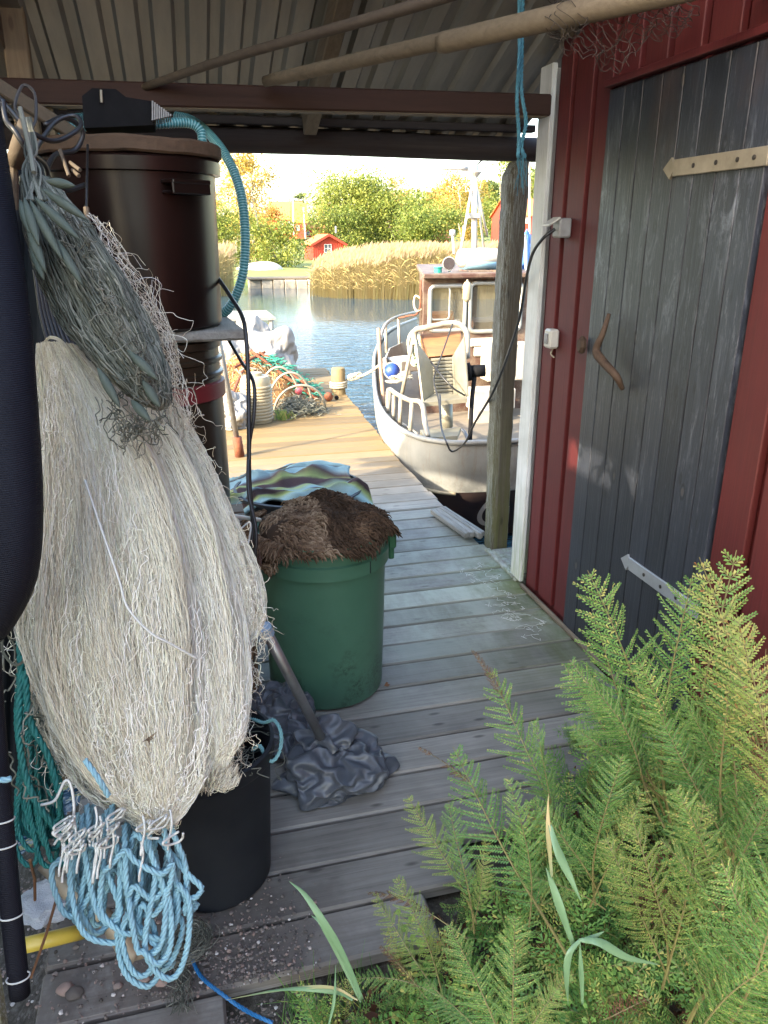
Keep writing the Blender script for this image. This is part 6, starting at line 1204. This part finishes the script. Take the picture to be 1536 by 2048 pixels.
# ================================================================ jetty, boat on the lawn, small dock
j = thing('stone_jetty', 'pale stone faced jetty along the far shore left of the reeds', 'jetty', (4.2, 34.5, -.6)); M['stone'] = plain('pale_stone', (.40, .36, .28), (.28, .24, .18), 3, .85, bump=.5, bdist=.03)
a, b = PZ(500, 577, -.6), PZ(640, 577, -.6); m = MB()
for i in range(6): p = a+(b-a)*(i+.5)/6; m.box((p[0], p[1]+.6, -.44), ((b-a)[0]/6-.03, 1.2, .36+.02*(i % 2)), bev=.02)
m.obj('stone_block', M['stone'], j); m = MB(); m.box(((a[0]+b[0])/2, a[1]+.5, -.21), ((b-a)[0]+.1, 1.5, .07), bev=.01); m.obj('deck', M['tim'], j)
c = P(519, 534, 42.5); m = MB(); V = []
for i in range(24):
    s = i/23; w = .42*math.sin(min(s*1.25+.05, 1)*math.pi*.55+.0)*(1 if s < .6 else 1-((s-.6)/.4)**2.2*.95); V.append([(c[0]+(s-.5)*2.6, c[1]-w*math.cos(q), -.28+.48*(w/.42)**.6*math.sin(q)) for q in np.linspace(0, math.pi, 12)])
m.grid(np.array(V)); tag(m.obj('upturned_rowboat', M['offw'], loc=c, smooth=True), 'white rowboat lying keel up on the lawn of the far shore', 'boat')
m = MB(); c = PZ(445, 632, -.35); m.box(c, (2.4, 2.0, .06)); [m.tube([c+[dx, -.9, -.6], c+[dx, -.9, .02]], .06, 8) for dx in (-.8, 0, .8, 1.1)]; tag(m.obj('small_jetty', M['drift'], loc=c), 'small low wooden jetty across the water behind the hose', 'jetty')
# ================================================================ buildings across the water
M['redh'] = plain('falu_red', (.40, .045, .02), (.33, .035, .018), 3, .8, bump=.1, stretch=(8, 8, .5)); M['tile'] = plain('orange_tiles', (.50, .19, .06), (.40, .13, .04), 8, .8, bump=.3); M['tiley'] = plain('yellow_lit_roof', (.55, .36, .04), (.5, .3, .03), 8, .8); M['wtrim'] = plain('white_trim', (.7, .68, .62), (.62, .6, .54), 6, .6, bump=0)  # the yellow roof colour holds the sunlight on that slope
M['dglass'] = plain('window_dark_glass', (.10, .12, .14), (.07, .08, .09), 3, .1, bump=0)
def house(label, c, w, d, h, rh, rz, roof, wins, name='red_house', gable_front=True, chim=None, over=.18):
    """c: middle of the front face on the ground; local x right, y back; gable_front: ridge runs away from us"""
    hs = thing(name, label, 'house', c); R = np.array(Matrix.Rotation(rz, 3, 'Z')); T = lambda p: np.array(p) @ R.T+c
    m = MB(); 
    if gable_front: v = [(-w/2, 0, 0), (w/2, 0, 0), (w/2, 0, h), (0, 0, h+rh), (-w/2, 0, h)]; v += [(x, d, z) for x, y, z in v]
    else: v = [(-w/2, 0, 0), (-w/2, d, 0), (-w/2, d, h), (-w/2, d/2, h+rh), (-w/2, 0, h)]; v += [(w/2, y, z) for x, y, z in v]
    m.add(T(v), [(0, 1, 2, 3, 4), (9, 8, 7, 6, 5)]+[(i, (i+1) % 5, 5+(i+1) % 5, 5+i) for i in range(5)]); m.obj('wall', M['redh'], hs)
    if gable_front:
        bt_ = MB(); nb_ = max(int(w/.16), 4)
        for i in range(nb_+1): x = -w/2+i*w/nb_; hh = h+rh*(1-abs(x)/(w/2)); bt_.box(T((x, -.012, hh/2)), (.045, .022, hh), rz=rz)
        bt_.obj('batten_or_lit_edge', M['redh'], hs)
    sl = math.hypot(w/2 if gable_front else d/2, rh); an = math.atan2(rh, w/2 if gable_front else d/2)
    for s in (-1, 1):
        m = MB()
        if gable_front: a1 = np.array([s*(w/2+over*math.cos(an)), -over, h-over*math.sin(an)+.05]); b1 = np.array([0, -over, h+rh+.05]); L = np.array([0, d+2*over, 0])
        else: yy = d/2; a1 = np.array([-w/2-over, yy+s*(d/2+over*math.cos(an)), h-over*math.sin(an)+.05]); b1 = np.array([-w/2-over, yy, h+rh+.05]); L = np.array([w+2*over, 0, 0])
        q = [a1, b1, b1+L, a1+L]; q2 = [p+[0, 0, .07] for p in q]; m.add(T(np.array(q+q2)), [(0, 1, 2, 3), (7, 6, 5, 4), (0, 4, 5, 1), (1, 5, 6, 2), (2, 6, 7, 3), (3, 7, 4, 0)]); m.obj('roof', M[roof], hs)
        if gable_front: m = MB(); m.beam(T(a1+[0, -.02, .0]), T(b1+[0, -.02, .0]), .03, .16); m.obj('bargeboard', M['redh'] if roof == 'tile' and name == 'boat_hut' else M['wtrim'], hs)
    for (x, z, ww, wh_) in wins:
        m = MB(); t_ = .055*max(ww, .6); [m.box(T((x+sx*ww/2, -.035, z)), (t_, .05, wh_+t_), rz=rz) for sx in (-1, 0, 1)]; [m.box(T((x, -.034, z+sz*wh_/2)), (ww+t_, .05, t_), rz=rz) for sz in (-1, 0, 1)]; wo = m.obj('window', M['wtrim'], hs)
        m = MB(); m.box(T((x, -.018, z)), (ww, .02, wh_), rz=rz); m.obj('pane', M['dglass'], wo)
    if chim: m = MB(); x, y, z, r_ = chim; m.tube([T((x, y, z-.5)), T((x, y, z))], r_, 12); m.obj('chimney', M['galv'], hs)
    return hs
D_ = 58; c = P(657, 519, D_); s_ = D_/FPX
house('small red boat hut with a white window and metal chimney behind the reeds', c, 61*s_, 2.6, 29*s_, 16*s_, .10, 'tile', [(-1*s_, 21*s_, 14*s_, 15*s_)], 'boat_hut', True, (24*s_, .9, 63*s_, .085), over=.28)
D_ = 82; s_ = D_/FPX; c = P(575, 478, D_)
house('red house with glowing tiled roof and white windows behind the birches', c, 62*s_, 5, 36*s_, 33*s_, -.12, 'tile', [(-12*s_, 46*s_*.6, 10*s_, 12*s_), (5*s_, 46*s_*.6, 10*s_, 12*s_)], gable_front=False)
c = P(600, 478, D_-4); house('red cross wing with roof coloured sunlit yellow at the right end of the tiled house', c, 24*s_, 3.4, 30*s_, 32*s_, -.12, 'tiley', [(-4*s_, 20*s_, 6*s_, 9*s_)], gable_front=False)
c = P(630, 475, 84); s_ = 84/FPX; house('low red outbuilding with brown tiles between the tiled house and the bushes', c, 40*s_, 4, 17*s_, 13*s_, -.1, 'tile', [(-14*s_, 8*s_, 6*s_, 8*s_)], gable_front=False)
c = P(1062, 492, 62); s_ = 62/FPX; house('tall red house with white windows seen between timber post and corner board', c, 80*s_, 6, 56*s_, 32*s_, -.1, 'tile', [(-28*s_, 50*s_, 8*s_, 14*s_), (-14*s_, 50*s_, 8*s_, 14*s_), (-26*s_, 18*s_, 9*s_, 13*s_), (-12*s_, 18*s_, 9*s_, 13*s_)], gable_front=False)
c = P(865, 492, 66); s_ = 66/FPX; house('low dark red shed half hidden behind the reeds and bushes', c, 70*s_, 3, 12*s_, 8*s_, .05, 'tile', [(-10*s_, 7*s_, 6*s_, 6*s_)], gable_front=False)
for lab, x0, y0, x1, y1, D_, r_ in [('white flagpole in front of the tiled house', 585, 386, 588, 470, 72, .07), ('short white pole at the right corner of the tiled house', 607, 415, 611, 478, 76, .08), ('white flagpole between the timber post and corner board', 1059, 322, 1059, 520, 30, .035)]:
    m = MB(); m.tube([P(x0, y0, D_), P(x1, y1, D_)], [r_*.7, r_], 8); tag(m.obj('flagpole', M['wtrim'], loc=P(x1, y1, D_), smooth=True), lab, 'flagpole')
m = MB()
for i in range(40):
    p = P(random.uniform(528, 560), random.uniform(509, 522), 50); s = random.uniform(.15, .4); m.add(IV*[s, s*.6, s*.6]+p+rs.uniform(-.05, .05, IV.shape), IF, random.random())
tag(m.obj('stone_heap', M['stone'], loc=P(545, 516, 50)), 'heap of grey boulders on the lawn left of the red hut', 'rocks')
# ================================================================ trees
LEAF = {'gold': leafmat('birch_gold', [(0, (.24, .16, .03)), (.5, (.44, .31, .06)), (1, (.58, .44, .12))], .45), 'yg': leafmat('yellow_green', [(0, (.07, .105, .018)), (.5, (.17, .215, .04)), (1, (.34, .34, .07))], .4),
    'green': leafmat('mid_green', [(0, (.06, .10, .02)), (.5, (.15, .20, .04)), (1, (.34, .34, .07))], .4), 'org': leafmat('orange_autumn', [(0, (.22, .10, .025)), (.5, (.42, .22, .05)), (1, (.50, .36, .10))], .4), 'pine': leafmat('pine_green', [(0, (.035, .06, .018)), (.6, (.09, .13, .03)), (1, (.20, .22, .06))], .25)}
M['bark'] = plain('grey_bark', (.22, .18, .14), (.12, .09, .07), 12, .9, bump=.4); M['birchb'] = plain('birch_bark', (.50, .45, .38), (.25, .2, .16), 10, .8, bump=.2)
def tree(label, px, ytop, ybase, wpx, D, leaf, n, size, kind='round', seed=0, name='deciduous_tree', trunks=1, bark='bark', low=.12, dens=1.0):
    r = np.random.RandomState(seed); b = P(px, ybase, D); H_ = (ybase-ytop)*D/FPX; Wd = wpx*D/FPX; tr = thing(name, label, 'tree', b); tm = MB(); cl = []
    for k in range(trunks):
        bb = b+[r.normal(0, .12*trunks-.12), r.normal(0, .1), -.3]; tp = b+[r.normal(0, Wd*.12)+(k-(trunks-1)/2)*Wd*.25, r.normal(0, .3), H_*.93]; q = catmull([bb, bb+(tp-bb)*.35+r.normal(0, .12, 3), bb+(tp-bb)*.7+r.normal(0, .12, 3), tp], 6); tm.tube(q, np.linspace(.016, .003, len(q))*H_, 7)
        for i in range(int(20/trunks)+5):
            s = r.uniform(low+.05, .95); p0 = q[int(s*(len(q)-1))]; a = r.uniform(0, 6.28)
            if kind == 'pine': rad = Wd/2*(1.05-s*.75)*r.uniform(.7, 1); up = .05*rad
            elif kind == 'birch': rad = Wd/2*math.sin(min(max(s, .18), 1)*math.pi*.92)**.7*r.uniform(.5, 1); up = rad*.5
            else: rad = Wd/2*math.sqrt(max(1-((s-.45)/.62)**2, .05))*r.uniform(.55, .95); up = rad*.35
            e = p0+[rad*math.cos(a), rad*math.sin(a)*.8, up]; tm.tube(catmull([p0, (p0+e)/2+[0, 0, .08*rad], e], 4), np.linspace(.005, .0012, 9 if False else len(catmull([p0, (p0+e)/2, e], 4)))*H_, 5); cl.append((e, s)); cl.append(((p0+e*2)/3, s)); cl.append(((p0*2+e)/3, s))
    cc = np.array([q[0] for q in cl]); nc = len(cc); cr = r.uniform(.6, 1.25, nc)*Wd*(.115 if kind != 'birch' else .10); tone = r.normal(0, .16, nc)
    idx = r.randint(0, nc, int(n)); ct = cc[idx]+r.normal(0, 1, (int(n), 3))*cr[idx][:, None]*([1, 1, .8] if kind != 'pine' else [1.2, 1.1, .32])
    ct[:, 2] = np.maximum(ct[:, 2], b[2]+H_*.02); u = r.normal(0, 1, (int(n), 3)); u /= np.linalg.norm(u, axis=1)[:, None]; w = np.cross(u, r.normal(0, 1, (int(n), 3))); w /= np.linalg.norm(w, axis=1)[:, None]; sz = size*r.uniform(.6, 1.4, (int(n), 1))
    Q = np.stack([ct-u*sz, ct+w*sz*.55, ct+u*sz, ct-w*sz*.55], 1); m = MB(); m.quads(Q, np.clip(.5+tone[idx]+r.normal(0, .17, int(n)), 0, 1)); m.obj('crown', LEAF[leaf], tr); tm.obj('trunk', M[bark], tr, smooth=True)
T_ = [('tall slender golden birch rising left behind the blue hose', 508, 306, 552, 118, 50, 'gold', 8000, .075, 'birch', 1, 'birch_tree', 3, 'birchb'),
 ('pale birch leaning in at the far left beside the barrel', 440, 372, 545, 80, 54, 'gold', 3000, .075, 'birch', 2, 'birch_tree', 2, 'birchb'),
 ('yellow green thicket tree at the far left above the reeds', 450, 420, 548, 130, 47, 'yg', 9000, .07, 'round', 3, 'deciduous_tree', 2, 'bark'),
 ('low apple tree on the lawn before the tiled house', 565, 446, 540, 105, 46, 'yg', 6500, .07, 'round', 4, 'apple_tree', 2, 'bark'),
 ('orange leaved young tree just left of the tiled house', 528, 412, 530, 60, 60, 'org', 3500, .08, 'round', 5, 'deciduous_tree', 1, 'bark'),
 ('largest round yellow green tree behind the red hut', 722, 364, 520, 160, 66, 'yg', 17000, .10, 'round', 6, 'deciduous_tree', 3, 'bark'),
 ('broad yellow green tree merging right of the largest one', 800, 398, 522, 140, 64, 'yg', 12000, .10, 'round', 7, 'deciduous_tree', 3, 'bark'),
 ('dark green rounded bush tree above the middle of the reeds', 862, 428, 512, 110, 60, 'green', 9000, .085, 'round', 8, 'deciduous_tree', 3, 'bark'),
 ('green bush tree directly right of the hut roof', 690, 425, 520, 110, 62, 'green', 7000, .09, 'round', 9, 'deciduous_tree', 3, 'bark'),
 ('sparse copper birch top showing above the round trees', 806, 347, 500, 62, 86, 'org', 2600, .085, 'birch', 10, 'birch_tree', 2, 'birchb'),
 ('rusty orange tree left of the boat mast', 868, 368, 500, 80, 80, 'org', 5500, .10, 'round', 11, 'deciduous_tree', 2, 'bark'),
 ('ochre birch standing behind the boat mast', 925, 352, 500, 95, 74, 'gold', 6500, .09, 'birch', 12, 'birch_tree', 3, 'birchb'),
 ('tall yellow tree above the timber post', 1005, 312, 500, 110, 70, 'yg', 8000, .10, 'round', 13, 'deciduous_tree', 2, 'bark'),
 ('green tree right of the timber post', 1060, 345, 500, 90, 68, 'green', 7000, .10, 'round', 14, 'deciduous_tree', 2, 'bark'),
 ('small windswept pine behind the tiled house', 603, 378, 480, 52, 110, 'pine', 2600, .13, 'pine', 15, 'pine_tree', 1, 'bark'),
 ('dark pine above the bushes left of the mast', 905, 378, 490, 60, 100, 'pine', 3500, .14, 'pine', 16, 'pine_tree', 1, 'bark'),
 ('pine rising right of the mast foot', 972, 352, 490, 70, 98, 'pine', 4500, .14, 'pine', 17, 'pine_tree', 1, 'bark'),
 ('pale autumn tree between the house and the largest tree', 655, 402, 490, 70, 88, 'gold', 3500, .10, 'birch', 18, 'birch_tree', 2, 'birchb'),
 ('small bright yellow bush at the left eave of the hut', 637, 462, 520, 34, 64, 'yg', 1800, .07, 'round', 19, 'bush', 1, 'bark')]
for q in T_: tree(q[0], q[1], q[2], q[3], q[4], q[5], q[6], q[7]*1.0, q[8], q[9], q[10], q[11], q[12], q[13])
# the wood on the rise behind, one mass
r = np.random.RandomState(4); n = 52000; x = r.uniform(-40, 95, n); yy = r.uniform(112, 165, n); top = 7.0+2.2*np.array([mn.noise(Vector((a*.16, b*.1, 1)))+.5*mn.noise(Vector((a*.6, b*.4, 5))) for a, b in zip(x, yy)])
top = np.where((x/yy) < .24, top*.55, top); z = top*r.rand(n)**.55; u = r.normal(0, 1, (n, 3)); u /= np.linalg.norm(u, axis=1)[:, None]; w = np.cross(u, r.normal(0, 1, (n, 3))); w /= np.linalg.norm(w, axis=1)[:, None]; ct = np.stack([x, yy, z], 1); sz = r.uniform(.25, .5, (n, 1))
m = MB(); m.quads(np.stack([ct-u*sz, ct+w*sz*.6, ct+u*sz, ct-w*sz*.6], 1)); tag(m.obj('distant_wood', LEAF['green']), 'low wooded rise closing the view behind the houses', 'wood', kind='stuff')
